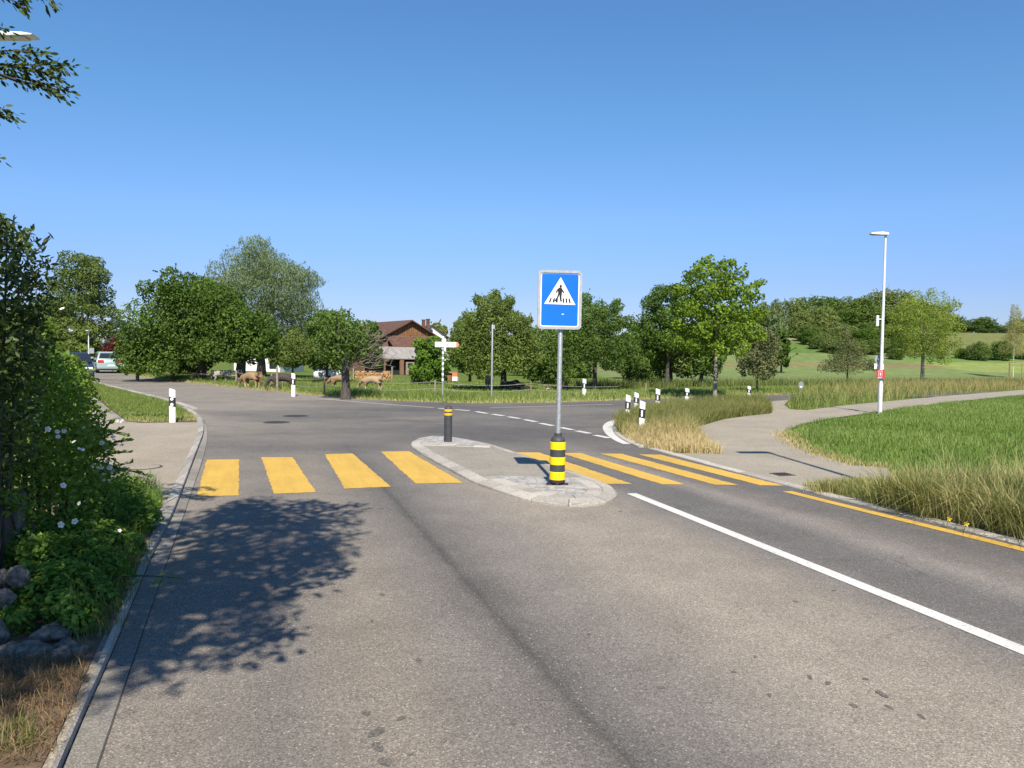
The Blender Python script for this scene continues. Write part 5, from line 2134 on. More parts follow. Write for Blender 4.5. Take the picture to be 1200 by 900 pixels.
LT("orchard_tree", "broad orchard tree on twin dark trunks right of the crossing sign", 697, 458, [(686, 352, 9), (678, 370, 13), (700, 366, 12), (720, 362, 8), (715, 380, 14), (732, 378, 8), (695, 388, 16), (672, 395, 14), (735, 398, 11), (715, 405, 15), (690, 410, 15), (668, 416, 12), (740, 416, 10), (715, 422, 12), (750, 426, 8), (722, 354, 4), (665, 380, 8), (655, 405, 8)], "orchard2", tr=.15, leafsize=.105, ragged=24, limbs=9)
T("orchard_tree", "low orchard tree in the hollow between the twin trunks and the maple", 752, 386, 450, 66, "orchard2", depth=58, nl=16, leafsize=.18, dens=1.4, crown_from=.06)
LT("orchard_tree", "tall very dark tree standing behind the left side of the maple", 782, 450, [(775, 342, 9), (765, 355, 11), (786, 345, 11), (760, 375, 11), (780, 370, 14), (800, 360, 13), (755, 395, 12), (775, 398, 15), (800, 395, 13), (760, 415, 10), (792, 340, 7)], "walnut", depth=50, leafsize=.135)
T("orchard_tree", "orchard tree with leaning trunk left of the street maple", 787, 378, 455, 62, "orchard", nl=16, leafsize=.14, dens=1.6, crown_from=.25, tr=.14, lean=-.05)
T("orchard_tree", "orchard tree with dark trunk just behind the street maple", 822, 380, 455, 66, "orchard2", nl=16, leafsize=.14, dens=1.5, crown_from=.25, tr=.16)
T("hedge_tree", "rounded dark tree far behind between maple and twin trunks", 742, 375, 446, 40, "wood", depth=88, nl=12, leafsize=.35, dens=1.4, crown_from=.0)
T("hedge_tree", "dark tree mass far behind the crossing sign", 672, 385, 446, 70, "wood", depth=92, nl=14, leafsize=.35, dens=1.4, crown_from=.0)
T("hedge_tree", "dark far tree behind the largest orchard tree", 620, 389, 446, 50, "wood", depth=95, nl=12, leafsize=.35, dens=1.4, crown_from=.0)
T("hedge_tree", "green tree between apple tree and barn roof", 433, 376, 444, 36, "orchard2", depth=72, nl=12, leafsize=.3, dens=1.2, crown_from=.15)
T("hedge_tree", "green tree top showing beyond the two chimneys", 515, 377, 444, 30, "wood2", depth=180, nl=10, leafsize=.5, dens=1.4, crown_from=.0)
LT("street_maple", "fresh green maple on a straight trunk in the grass corner", 838, 468, [(825, 308, 7), (815, 322, 11), (840, 318, 11), (858, 325, 9), (848, 340, 14), (822, 345, 14), (800, 340, 8), (868, 345, 9), (880, 335, 5), (890, 332, 3.5), (884, 350, 5), (805, 362, 12), (832, 370, 15), (858, 365, 13), (878, 370, 8), (815, 388, 12), (842, 392, 14), (868, 388, 11), (795, 380, 8), (805, 405, 9), (830, 410, 10), (855, 408, 10), (790, 400, 6), (880, 395, 6), (850, 311, 5), (888, 368, 4)], "maple", tr=.085, bark="palebark", leafsize=.115, dens=1.9, limbs=10, ragged=22, fill=.12)
T("olive_tree", "small sparse olive green tree right of the street maple", 887, 383, 461, 56, "greyolive", nl=16, leafsize=.10, dens=.9, crown_from=.25, tr=.05, limbs=8)
T("far_willow", "grey green willow at the foot of the wood", 908, 349, 424, 34, "willow", depth=150, shape="willow", nl=20, leafsize=.5, dens=1.5, crown_from=.05, drop=True)
T("dark_tree", "narrow dark tree before the far willow", 916, 383, 430, 22, "walnut", depth=120, nl=12, leafsize=.35, dens=1.6, crown_from=.1)
LT("thorn_tree", "half bare grey thorn tree in the meadow left of the street lamp", 993, 447, [(992, 392, 6), (988, 405, 8), (998, 405, 8), (985, 418, 9), (1003, 418, 9), (975, 428, 8), (993, 429, 10), (1013, 427, 8), (968, 432, 5), (1022, 431, 4), (990, 384, 3)], "greyolive", tr=.10, leafsize=.12, dens=.75, limbs=11)
LT("yellow_tree", "yellow green young tree with stout pale trunk right of the street lamp", 1081, 449, [(1077, 345, 6), (1070, 358, 10), (1090, 352, 9), (1105, 360, 8), (1116, 358, 4), (1060, 372, 10), (1080, 375, 12), (1100, 378, 11), (1058, 390, 10), (1078, 395, 12), (1100, 397, 11), (1112, 385, 6), (1065, 408, 10), (1085, 410, 11), (1105, 410, 9), (1048, 385, 5), (1055, 402, 6), (1100, 423, 5), (1112, 403, 5)], "yellow", tr=.19, bark="palebark", leafsize=.115, dens=.85, limbs=10, ragged=22, fill=.15)
T("young_birch", "thin pale young birch held by a stake frame", 1187, 352, 443, 30, "birchleaf", shape="cone", nl=34, leafsize=.10, dens=.30, crown_from=.3, tr=.055, bark="birch", limbs=14, ragged=26)
bp_ = P(1187, 443)
s = bp_.y / 900
root = thing("tree_stake_frame", bp_, "wooden three post stake frame round the young birch", "tree stake")
for x, y in ((-7, -.4), (8, -.4), (.5, .9)):
    mb = MB()
    mb.tube([(x * s, y, -.1), (x * s, y, 18 * s)], .05, 8)
    mb.build("stake", MT["wood"], root)
mb = MB()
mb.box((.5 * s, -.4, 18 * s), (17 * s, .06, .1))
mb.build("crossbar", MT["wood"], root)

# wood along the hill: one set of crowns, copied
protos = []
for k in range(5):
    protos.append(make_tree("wood_tree", "broad green tree in the wood along the hill crest", "tree", (0, 0, 0), 10.5, 4.6, ["wood", "wood2", "wood", "walnut", "wood2"][k], .28, .06, nl=22, leafsize=.42, dens=1.6,
                            group="trees of the wood along the hill", shape=["round", "round", "flat", "round", "vase"][k], maxleaf=9000))
first = [True] * 5


def put_proto(k, x, y, h, w, label=None, group="trees of the wood along the hill"):
    if first[k]:
        o = protos[k]
        first[k] = False
    else:
        o = copy_tree(protos[k])
    o.location = (x, y, float(H(x, y)))
    o.rotation_euler = (0, 0, random.uniform(0, 6.28))
    o.scale = (w / 9.2, w / 9.2, h / 10.5)
    if label:
        o["label"] = label
    o["group"] = group
    return o


for i, (px, ptop, Y, wpx) in enumerate([(895, 356, 225, 34), (928, 352, 215, 44), (950, 347, 222, 46), (972, 349, 228, 42), (962, 362, 200, 40), (990, 350, 224, 40), (938, 366, 198, 36), (1010, 347, 226, 46), (1000, 362, 204, 44),
                                        (1028, 342, 228, 42), (1024, 360, 202, 46), (1052, 342, 224, 46), (1048, 360, 204, 44), (1072, 352, 230, 42), (1070, 366, 210, 40), (948, 380, 186, 30), (978, 378, 188, 40),
                                        (1012, 378, 190, 40), (1040, 380, 192, 36), (1095, 358, 235, 40), (905, 370, 220, 36), (880, 362, 230, 40), (860, 366, 235, 44), (1115, 370, 245, 34), (968, 396, 176, 30), (985, 402, 174, 30), (1062, 386, 196, 36)]):
    a = At(px, 415, Y)
    h = At(px, ptop, Y).z - float(H(a.x, Y))
    put_proto(i % 5, a.x, Y, max(h, 3.0), wpx * Y / 900 * 1.15)
for i, (px, ptop, Y, wpx, lab) in enumerate([
        (1150, 372, 236, 34, "dark rounded tree alone on the crest between yellow tree and birch"), (1128, 381, 250, 30, "low crest tree left of the dark rounded one"), (1172, 382, 255, 36, "low crest tree behind the young birch"),
        (1198, 373, 246, 30, "crest tree cut by the picture edge above the birch stakes"), (1150, 391, 218, 16, "small lone shrub on the brown slope")]):
    a = At(px, 415, Y)
    h = At(px, ptop, Y).z - float(H(a.x, Y))
    put_proto([3, 1, 4, 0, 3][i], a.x, Y, max(h, 1.2), wpx * Y / 900 * 1.1, lab, "single trees and shrubs on the slope")
for i, (px, ptop, pb, wpx, lab) in enumerate([
        (1126, 408, 420, 15, "smallest field tree below the slope"), (1146, 401, 422, 25, "round field tree with pointed top below the slope"), (1174, 400, 422, 28, "widest dark field tree left of the birch stem"),
        (1199, 406, 421, 18, "field tree behind the birch stakes"), (1103, 411, 420, 11, "little field bush right of the yellow tree"), (1050, 409, 421, 20, "low dark field bush left of the yellow tree")]):
    p = P(px, pb)
    put_proto([3, 0, 3, 0, 1, 3][i], p.x, p.y, (pb - ptop) * p.y / 900, wpx * p.y / 900 * 1.1, lab, "single trees and shrubs on the slope")
for i, (px, ptop, pb, wpx) in enumerate([(958, 393, 409, 20), (972, 397, 413, 24), (988, 400, 415, 26), (1004, 400, 416, 26), (1020, 398, 415, 26), (1036, 396, 413, 24), (948, 386, 404, 20), (1062, 390, 408, 26), (1078, 388, 404, 26), (1098, 384, 398, 24), (1012, 386, 408, 34), (980, 384, 406, 30)]):
    p = P(px, pb)
    put_proto([2, 1, 3, 4][i % 4], p.x, p.y, (pb - ptop) * p.y / 900, wpx * p.y / 900 * 1.15, "rounded green shrub along the foot of the wood", "shrubs along the foot of the wood")


# ------------------------------------------------------------------ hedge side: shrubs, rose, weeds, rocks
def shrub(name, label, lobes, n, L_, W_, leaf, cat="shrub", sprays=(), stems=None, hexa=True, fill=.35):
    b0 = Vector((np.mean([l[0] for l in lobes]), np.mean([l[1] for l in lobes]), .05))
    root = thing(name, b0, label, cat)
    lobes = [(l[0] - b0.x, l[1] - b0.y, l[2] - b0.z, l[3]) for l in lobes]
    C, d, k = lobe_cloud(lobes, n, fill, .6)
    ok = C[:, 2] > .02
    C, d, k = C[ok], d[ok], k[ok]
    Cs, Ns, Al = [C], [unit(d * .5 + rng.normal(size=d.shape) * .7 + np.array([0, 0, .35]))], [d * .4 + np.array([0, 0, .2])]
    mb = MB()
    for (s0, dv, ln, cnt) in sprays:
        s0 = Vector(s0) - b0
        dv = Vector(dv).normalized()
        side = dv.cross(Vector((0, 0, 1))).normalized()
        pts = []
        for i in range(7):
            t = i / 6
            pts.append(s0 + dv * ln * t + Vector((0, 0, -.18 * ln * t * t)) + side * math.sin(t * 4) * .03 * ln)
        mb.tube(pts, [.007 * (1 - .75 * i / 6) for i in range(7)], 4)
        cc, aa = [], []
        for i in range(cnt):
            t = .08 + .92 * i / cnt
            f = t * 6
            a_ = pts[min(int(f), 5)].lerp(pts[min(int(f) + 1, 6)], f - int(f))
            sd = (side if i % 2 else -side) * .8 + dv * .7 + Vector((random.uniform(-.4, .4), random.uniform(-.4, .4), random.uniform(-.1, .6)))
            sd.normalize()
            cc.append(a_ + sd * L_ * .55)
            aa.append(sd)
        cc, aa = np.array(cc), np.array(aa)
        nn = unit(np.cross(aa, rng.normal(size=aa.shape)) + np.array([0, 0, .4]))
        Cs.append(cc)
        Ns.append(nn)
        Al.append(aa * 3)
    C, Nn, Al = np.concatenate(Cs), np.concatenate(Ns), np.concatenate(Al)
    tint = np.clip(rng.random(len(C)) * .75 + .25 * vnoise(C[:, :2] + C[:, 2:3], 5.0), 0, 1)
    sz = rng.uniform(.7, 1.25, len(C))
    me = leaves_mesh("foliage", C, Nn, L_ * sz, W_ * sz, LF[leaf], tint, hexa, Al)
    o = bpy.data.objects.new("foliage", me)
    link(o, root)
    for l in lobes:
        if l[2] > .25:
            mb.tube([(l[0] * .3, l[1] * .3, -.05), (l[0] * .75, l[1] * .75, l[2] * .5), (l[0], l[1], l[2])], [.018, .012, .005], 5)
    mb.build("stems", MT["bark"], root)
    return root, b0


def lobes_px(lst):
    """(px,py,Y,r_px) -> lobes"""
    out = []
    for px, py, Y, rp in lst:
        a = At(px, py, Y)
        out.append((a.x, a.y, a.z, rp * Y / 900))
    return out


def spr(px0, py0, px1, py1, Y, cnt, Y1=None):
    a, b = At(px0, py0, Y), At(px1, py1, Y1 or Y)
    d = b - a
    return (a, d + Vector((0, 0, .18 * d.length)), d.length, cnt)


shrub("tall_shrub", "tall dark shrub with pointed leaves rising at the picture edge",
      lobes_px([(-40, 330, 4.7, 90), (-10, 300, 4.9, 45), (5, 350, 4.8, 42), (-10, 400, 4.7, 60), (20, 400, 5.0, 38), (-60, 420, 4.6, 80), (-30, 500, 4.7, 70), (-70, 560, 4.8, 70), (0, 450, 4.9, 45), (-20, 268, 5.0, 24), (8, 275, 5.0, 18), (-60, 270, 4.8, 50)]),
      9500, .052, .019, "privet",
      sprays=[spr(10, 340, 67, 266, 4.9, 18), spr(5, 330, 45, 252, 4.9, 16), spr(0, 300, 20, 246, 5.0, 14), spr(15, 345, 64, 300, 4.9, 14), spr(10, 360, 60, 310, 4.8, 14), spr(10, 330, 32, 258, 5.1, 14), spr(15, 370, 44, 326, 4.9, 10),
              spr(10, 385, 48, 352, 4.8, 12), spr(-10, 300, 5, 243, 4.9, 12), spr(20, 395, 42, 372, 4.9, 10), spr(5, 300, 28, 272, 4.8, 10)])
rose, rb0 = shrub("rose_bush", "wild rose bush with open white flowers leaning over the pavement",
      lobes_px([(20, 460, 5.6, 55), (60, 455, 6.0, 42), (40, 510, 5.6, 60), (80, 500, 6.1, 40), (85, 540, 6.0, 42), (30, 570, 5.5, 55), (70, 590, 5.7, 45), (0, 620, 5.4, 50), (110, 520, 6.4, 22), (118, 560, 6.4, 26), (105, 595, 6.2, 32),
                (40, 430, 6.0, 32), (8, 585, 4.95, 20), (34, 640, 4.9, 18), (36, 598, 5.0, 13), (20, 645, 5.2, 40), (75, 640, 5.4, 36), (-30, 540, 5.5, 70)]),
      13000, .040, .024, "rose",
      sprays=[spr(100, 530, 158, 515, 6.3, 34), spr(105, 540, 150, 556, 6.3, 30), spr(110, 520, 136, 488, 6.3, 34), spr(110, 545, 176, 560, 6.4, 38), spr(105, 560, 160, 540, 6.3, 30), spr(95, 505, 132, 478, 6.2, 26), spr(115, 520, 146, 500, 6.2, 26), spr(118, 535, 155, 530, 6.2, 28), spr(112, 505, 150, 512, 6.4, 24), spr(60, 470, 100, 455, 5.9, 22), spr(50, 440, 82, 418, 5.8, 22), spr(30, 470, 62, 445, 5.2, 22), spr(20, 500, 55, 480, 5.1, 22), spr(40, 560, 80, 545, 5.2, 22), spr(70, 440, 93, 415, 6.0, 14),
              spr(100, 440, 118, 452, 6.2, 12), spr(60, 430, 70, 375, 6.0, 16), spr(45, 425, 48, 372, 6.0, 14), spr(85, 450, 104, 470, 6.2, 12)])


def flower_mesh():
    C, Nn = [], []
    mb = MB()
    V, F = [], []
    for k in range(5):
        a = 2 * PI * k / 5
        c, s_ = math.cos(a), math.sin(a)
        o = len(V)
        pr = [(.002, 0, 0), (.012, .010, .004), (.025, .013, .008), (.030, .004, .007), (.030, -.004, .007), (.025, -.013, .008), (.012, -.010, .004)]
        V += [(x * c - y * s_, x * s_ + y * c, z) for x, y, z in pr]
        F.append(tuple(range(o, o + 7)))
    mb.add(V, F)
    o = len(mb.v)
    n = 8
    mb.add([(.007 * math.cos(2 * PI * k / n), .007 * math.sin(2 * PI * k / n), .006) for k in range(n)] + [(0, 0, .010)], [(k, (k + 1) % n, n) for k in range(n)], 1)
    return mb


fl0 = None
FLW = [(56, 503, 5.2), (75, 505, 5.6), (87, 518, 5.3), (93, 526, 5.6), (68, 512, 5.4), (97, 527, 5.6), (74, 569, 5.0), (71, 615, 4.9), (88, 611, 5.1), (93, 590, 5.3), (140, 622, 5.9), (125, 540, 6.3), (128, 548, 6.3), (118, 548, 6.2), (122, 563, 6.3),
       (143, 522, 6.4), (133, 512, 6.3), (119, 519, 6.2), (110, 545, 6.1), (137, 493, 6.4), (143, 494, 6.4), (98, 500, 5.9), (83, 387, 5.6), (15, 412, 5.2), (73, 362, 5.9), (47, 372, 5.9), (16, 412, 5.0), (26, 415, 5.1), (34, 402, 5.3), (67, 506, 5.5), (42, 492, 5.1)]
for i, (px, py, Y) in enumerate(FLW):
    a = At(px, py, Y - .15)
    if fl0 is None:
        fl0 = flower_mesh().build("flower", [MT["petal"], MT["stamen"]], rose)
        at = fl0.data.attributes.new("tint", "FLOAT", "POINT")
        at.data.foreach_set("value", rng.random(len(fl0.data.vertices)).astype(np.float32))
        o = fl0
    else:
        o = fl0.copy()
        COL.objects.link(o)
    o.location = a - rb0
    tocam = (Vector((0, 0, CAM_H)) - a).normalized() + Vector((random.uniform(-1.1, 1.1), random.uniform(-.4, .4), random.uniform(-.2, 1.2)))
    o.rotation_euler = tocam.to_track_quat("Z", "Y").to_euler()
    sc = random.uniform(.4, .8)
    o.scale = (sc, sc, sc)

shrub("hedge_shrub", "green hedge shrub behind the rose reaching over the pavement edge",
      lobes_px([(70, 440, 8.0, 30), (85, 470, 8.2, 28), (60, 480, 8.0, 40), (95, 500, 8.4, 18), (20, 450, 8.0, 45), (85, 520, 8.2, 28), (50, 530, 8.0, 45), (90, 455, 9.0, 16), (30, 415, 8.4, 24), (80, 550, 8.0, 30), (40, 390, 8.2, 22), (15, 380, 8.2, 28)]),
      9000, .055, .032, "rose", sprays=[spr(85, 445, 112, 432, 8.2, 14), spr(90, 470, 113, 478, 8.2, 12), spr(60, 420, 80, 398, 8.2, 14), spr(85, 450, 104, 420, 8.2, 12)])
shrub("hedge_shrub", "dark hedge shrub farthest along behind the pavement", lobes_px([(40, 425, 11, 36), (70, 440, 11.5, 26), (60, 465, 11, 36), (20, 480, 11, 50), (80, 470, 12, 20), (-20, 430, 11, 60)]), 6500, .075, .045, "orchard2")


# low weeds on the kerb side
def weeds():
    lob = []
    for px, py, rp in [(165, 596, 14), (180, 596, 8), (150, 610, 26), (170, 612, 16), (135, 590, 28), (120, 640, 28), (150, 640, 18), (100, 665, 30), (130, 670, 20), (85, 690, 30), (115, 700, 18), (60, 700, 30), (95, 725, 20), (40, 690, 30), (110, 615, 30),
                       (90, 640, 34), (60, 665, 36), (30, 655, 36), (10, 700, 30), (158, 584, 9), (138, 575, 12), (20, 730, 18), (75, 715, 22)]:
        g = G(px, py + rp * .7, .05)
        lob.append((g[0], g[1], .05 + rp * g[1] / 900 * .75, rp * g[1] / 900))
    C, d, k = lobe_cloud(lob, 24000, .4, .6)
    C = C + d * (.05 * n3(C, 16.0, 3))[:, None] + np.array([0, 0, 1.0]) * (.06 * np.maximum(0, n3(C, 9.0, 8)))[:, None]
    ok = C[:, 2] > .05
    C, d = C[ok], d[ok]
    Nn = unit(d * .4 + rng.normal(size=d.shape) * .5 + np.array([0, 0, .7]))
    sz = rng.uniform(.6, 1.4, len(C))
    me = leaves_mesh("weeds", C, Nn, .042 * sz, .022 * sz, LF["weed"], rng.random(len(C)), True)
    o = bpy.data.objects.new("weeds", me)
    link(o)
    tag(o, "low leafy green weeds spilling from the hedge onto the kerb", "weeds", None, "stuff")


weeds()
_wp = scatter(GL([(192, 590), (178, 572), (140, 570), (110, 610), (100, 680), (60, 740), (105, 745), (128, 715), (150, 665), (172, 625)], .05), 2600)
blades("weed_grass", _wp, .05, rng.uniform(.10, .30, len(_wp)), .006, .6, rng.random(len(_wp)) * .55, GR["mown"], "soft green grass mixed through the low weeds by the kerb")
# a stray twig lying over the gutter
g = G(165, 690, .05)
shrub("fallen_twig", "leafy rose shoot trailing over the kerb and gutter", [(g[0], g[1], .07, .05), (g[0] + .12, g[1] + .02, .08, .05), (g[0] - .1, g[1], .08, .06)], 40, .035, .02, "weed",
      sprays=[((g[0] - .25, g[1], .12), (1, .1, .15), .5, 14)])

ROCKS = [(58, 744, 4.15, 20, 13, "pale lichen covered stone on top of the kerbside heap"), (77, 757, 4.1, 13, 9, "small pale stone tucked right of the lichen covered one"), (38, 765, 4.0, 23, 13, "dark grey stone below the lichen covered one"),
         (82, 768, 3.95, 22, 12, "flat grey stone at the kerb end of the heap"), (10, 764, 3.95, 15, 11, "round grey stone low at the picture edge"), (-2, 742, 4.1, 12, 16, "upright stone cut by the picture edge"), (4, 702, 4.3, 12, 12, "light stone in the middle of the edge row"),
         (21, 676, 4.4, 12, 12, "grey stone set back among the weed leaves"), (-2, 681, 4.4, 10, 13, "topmost stone of the row at the picture edge"), (102, 576, 6.9, 9, 11, "grey stone standing upright inside the rose bush"), (114, 590, 6.8, 8, 8, "small grey stone at the foot of the rose bush")]
for px, py, Y, rx, rz_, lab in ROCKS:
    a = At(px, py, Y)
    s = Y / 900
    me = bpy.data.meshes.new("rock")
    bm = bmesh.new()
    bmesh.ops.create_icosphere(bm, subdivisions=4, radius=1)
    o1 = Vector((random.uniform(0, 50), random.uniform(0, 50), 0))
    from mathutils import noise as mn
    for v in bm.verts:
        n = mn.noise(v.co * 1.1 + o1) * .42 + mn.noise(v.co * 2.6 + o1) * .2 + mn.noise(v.co * 6 + o1) * .07
        v.co *= 1 + n
        v.co.x *= rx * s
        v.co.y *= rx * s * .8
        v.co.z *= rz_ * s
    bm.to_mesh(me)
    bm.free()
    for p_ in me.polygons:
        p_.use_smooth = True
    me.materials.append(MT["stone"])
    o = bpy.data.objects.new("rock", me)
    o.location = a
    o.rotation_euler = (0, random.uniform(-.2, .2), random.uniform(0, 1))
    link(o)
    tag(o, lab, "rock", "stones edging the hedge")
a = At(4, 618, 5.2)
mb = MB()
mb.box((0, 0, 0), (.24, .2, .50), .3)
o = mb.build("garden_wall", MT["concrete"], None, bevel=.02, loc=(a.x, a.y, a.z - .02))
tag(o, "weathered pale concrete wall end half covered by the rose bush", "wall")
mb = MB()
mb.box((0, .0, 0), (.6, .3, .5), .3)
a2 = At(-60, 660, 5.0)

# ------------------------------------------------------------------ tree overhead on the left: casts the big shadow
AZ, EL = R(6.0), R(46.0)      # shadows fall away from the camera and slightly left
SHX, SHY = -math.sin(AZ) / math.tan(EL), math.cos(AZ) / math.tan(EL)


def overhead_tree():
    root = thing("overhanging_tree", (-4.9, -.6, .05), "dark leafed tree reaching in from the upper edge and shading the kerb", "tree")
    b0 = Vector((-4.9, -.6, .05))
    edge = GL([(150, 835), (215, 806), (285, 770), (330, 738), (385, 722), (368, 700), (412, 690), (398, 672), (428, 648), (404, 632), (425, 606), (398, 590), (300, 580), (238, 592), (196, 600), (150, 600)])
    poly = np.array(edge + [np.array([-4.3, 7.4]), np.array([-5.0, 5.2]), np.array([-4.2, 3.3]), np.array([-2.7, 3.1])])
    centres = []
    tries = 0
    while len(centres) < 230 and tries < 20000:
        tries += 1
        q = scatter(poly, 1)[0]
        h = random.uniform(3.2, 6.8)
        c = np.array([q[0] - SHX * h, q[1] - SHY * h, h])
        r = random.uniform(.15, .36)
        # keep the cluster inside the shadow outline
        okk = True
        for a in np.linspace(0, 2 * PI, 7)[:-1]:
            if not in_poly(np.array([q[0] + r * .8 * math.cos(a)]), np.array([q[1] + r * .9 * math.sin(a)]), poly)[0]:
                okk = False
        if not okk and random.random() < .86:
            continue
        if q[0] < -2.9 and random.random() < .62:
            continue
        if c[1] > -.2:
            v = c - np.array([0, 0, CAM_H])
            if v @ CF > .05:
                x, y, zc = proj(c)
                rp = r * 1.5 * 900 / zc
                if x + rp > -10 and y + rp > -8 and x - rp < 1210:
                    continue
        if np.linalg.norm(c - np.array([0, 0, CAM_H])) < 1.6:
            continue
        centres.append((*c, r))
    n = 17500
    lob = np.array(centres)
    C, d, k = lobe_cloud(lob, n, .5, .4)
    Cs, Ns, Al = [C - np.array(b0)], [unit(d * .3 + rng.normal(size=d.shape) + np.array([0, 0, .5]))], [d]
    mb = MB()

    def spray(a, b, cnt):
        dv = (b - a)
        ln = dv.length
        dv.normalize()
        side = dv.cross(Vector((0, 0, 1))).normalized()
        pts = [a + dv * ln * i / 6 + Vector((0, 0, .06 * ln * math.sin(i / 6 * PI))) for i in range(7)]
        mb.tube([Vector((.4, .05, 3.2))] + [p - b0 for p in pts], [.03] + [.010 * (1 - .75 * i / 6) for i in range(7)], 4)
        for i in range(cnt):
            f = (.03 + .97 * i / cnt) * 6
            q = pts[min(int(f), 5)].lerp(pts[min(int(f) + 1, 6)], f - int(f))
            sd = (side * random.uniform(-1, 1) + dv * .6 + Vector((0, 0, random.uniform(-.9, .35)))).normalized()
            Cs[0] = np.concatenate([Cs[0], [np.array(q + sd * random.uniform(.01, .09) - b0)]])
            Ns[0] = np.concatenate([Ns[0], unit(np.array([np.cross(np.array(sd), rng.normal(size=3))]))])
            Al[0] = np.concatenate([Al[0], [np.array(sd) * 3]])

    Yb = 5.2
    for (x0, y0, x1, y1, c) in [(-60, 95, 86, 78, 110), (-50, 70, 52, 62, 90), (-20, 75, 70, 92, 60), (-40, 88, 83, 108, 80), (20, 95, 74, 114, 34), (-40, 130, 16, 140, 34), (-30, 118, 12, 132, 26), (-50, -30, 28, 10, 50), (0, -30, 30, 4, 24), (30, -40, 64, 6, 36), (20, -40, 52, 4, 24),
                                (-50, 25, 10, 36, 30), (-30, 180, 3, 186, 10)]:
        spray(At(x0, y0, Yb), At(x1, y1, Yb), int(c * 1.9))
    C, Nn, Al_ = Cs[0], Ns[0], Al[0]
    sz = rng.uniform(.7, 1.25, len(C))
    far_ = (np.arange(len(C)) < n)
    L_ = np.where(far_, .085, .046) * sz
    W_ = np.where(far_, .05, .021) * sz
    me = leaves_mesh("crown", C, Nn, L_, W_, LF["over"], rng.random(len(C)), True, Al_)
    o = bpy.data.objects.new("crown", me)
    link(o, root)
    tk = mb
    tk.tube([(0, 0, -.1), (.05, .05, 1.2), (.2, .1, 2.4), (.5, .0, 3.6)], [.2, .16, .14, .1], 10)
    for i in range(0, len(centres), 6):
        c = Vector(centres[i][:3]) - b0
        s_ = Vector((.2, .1, 2.4)).lerp(Vector((.5, 0, 3.6)), random.random())
        tk.tube([s_, s_.lerp(c, .5) + Vector((0, 0, .25)), c], [.05, .03, .008], 5)
    tk.build("trunk", MT["bark"], root, smooth=True)


overhead_tree()

# ------------------------------------------------------------------ grass
# mown meadow right of the path
mown = GL([(918, 512), (919, 506.5), (938, 498), (975, 490.5), (1020, 484.3), (1060, 478.5), (1120, 471), (1200, 462.8), (1330, 452), (1330, 600), (1200, 600), (1050, 562), (1040, 549), (997, 546), (953, 532), (930, 522)])
mp_ = scatter(mown, 120000)
d_edge = vnoise(mp_, .5)
blades("mown_grass", mp_, -.03, rng.uniform(.05, .14, len(mp_)) * (.6 + .8 * vnoise(mp_, 1.1, 7)), rng.uniform(.008, .016, len(mp_)), .6, rng.random(len(mp_)) * .62 + vnoise(mp_, .9, 2) * .24 + vnoise(mp_, .22, 5) * .22, GR["mown"], "bright green mown grass right of the footpath")
ed = []
for a, b in zip(mown[:6], mown[1:7]):
    pass
rim = GL([(1040, 549), (997, 546), (953, 532), (930, 522), (918, 512), (919, 506.5)])
rp, _ = resample(rim, 1800)
rp = rp + rng.normal(0, .14, rp.shape) + np.array([.08, .06])
blades("dry_rim_grass", rp, -.01, rng.uniform(.05, .12, len(rp)), .010, .6, rng.random(len(rp)) * .6 + .4, GR["dry"], "straw coloured grass edge along the footpath curve")

# tall rough grass on the near right verge
_ke = offset(KE, .15)
vg = [_ke[-10], _ke[-9], _ke[-8], _ke[-7], _ke[-6], _ke[-5], _ke[-4], _ke[-3], _ke[-2], UV(6.9, -1.5), UV(9.2, -1.5), UV(9.0, 3.0), UV(8.5, 6.0), UV(7.6, 8.0)]
vp = scatter(vg, 52000)
uu = vp @ UD
vv = vp @ VD
fall = sstep(8.2, 6.2, vv) * .75 + .25
hgt = rng.uniform(.22, .56, len(vp)) * fall * (.7 + .6 * vnoise(vp, 2.0)) * (1 - .45 * sstep(7.4, 8.8, uu))
blades("verge_grass", vp, -.02, hgt, rng.uniform(.005, .010, len(vp)), .85, np.clip(rng.random(len(vp)) * .55 + vnoise(vp, 1.4, 3) * .35 + .15 * (vv > 6.5), 0, 1), GR["tall"],
       "tall tangled grass overhanging the pale kerb beside the yellow line", wind=(-.12, -.18))
tc = scatter(vg, 230)
m_ = 150
off = rng.normal(0, .09, (len(tc), m_, 2))
tpts = (tc[:, None, :] + off).reshape(-1, 2)
tv = tpts @ VD
tu = tpts @ UD
tf = (off / (np.linalg.norm(off, axis=2, keepdims=True) + .05)).reshape(-1, 2) * rng.uniform(.2, .75, (len(tpts), 1))
tf -= UD * .22 * sstep(7.3, 6.3, tu)[:, None]
ctint = np.repeat(rng.uniform(.12, .85, len(tc)), m_)
blades("tussock_grass", tpts, 0, rng.uniform(.26, .62, len(tpts)) * (sstep(8.2, 6.4, tv) * .7 + .3) * np.repeat(rng.uniform(.7, 1.1, len(tc)), m_), rng.uniform(.006, .012, len(tpts)), .25, np.clip(ctint + rng.random(len(tpts)) * .45, 0, 1), GR["tall"],
       "arching grass tussocks along the pale kerb by the yellow line", fan=tf)
tp = scatter([UV(6.9, 6.8), UV(6.7, 5.2), UV(6.7, 0), UV(8.4, 0), UV(8.3, 4), UV(7.7, 6.4)], 1100)
hs = rng.uniform(.55, 1.0, len(tp))
blades("verge_stalk_grass", tp, 0, hs, .006, .28, rng.random(len(tp)) * .3 + .7, GR["tall"], "thin straw stalks standing above the rough verge grass")
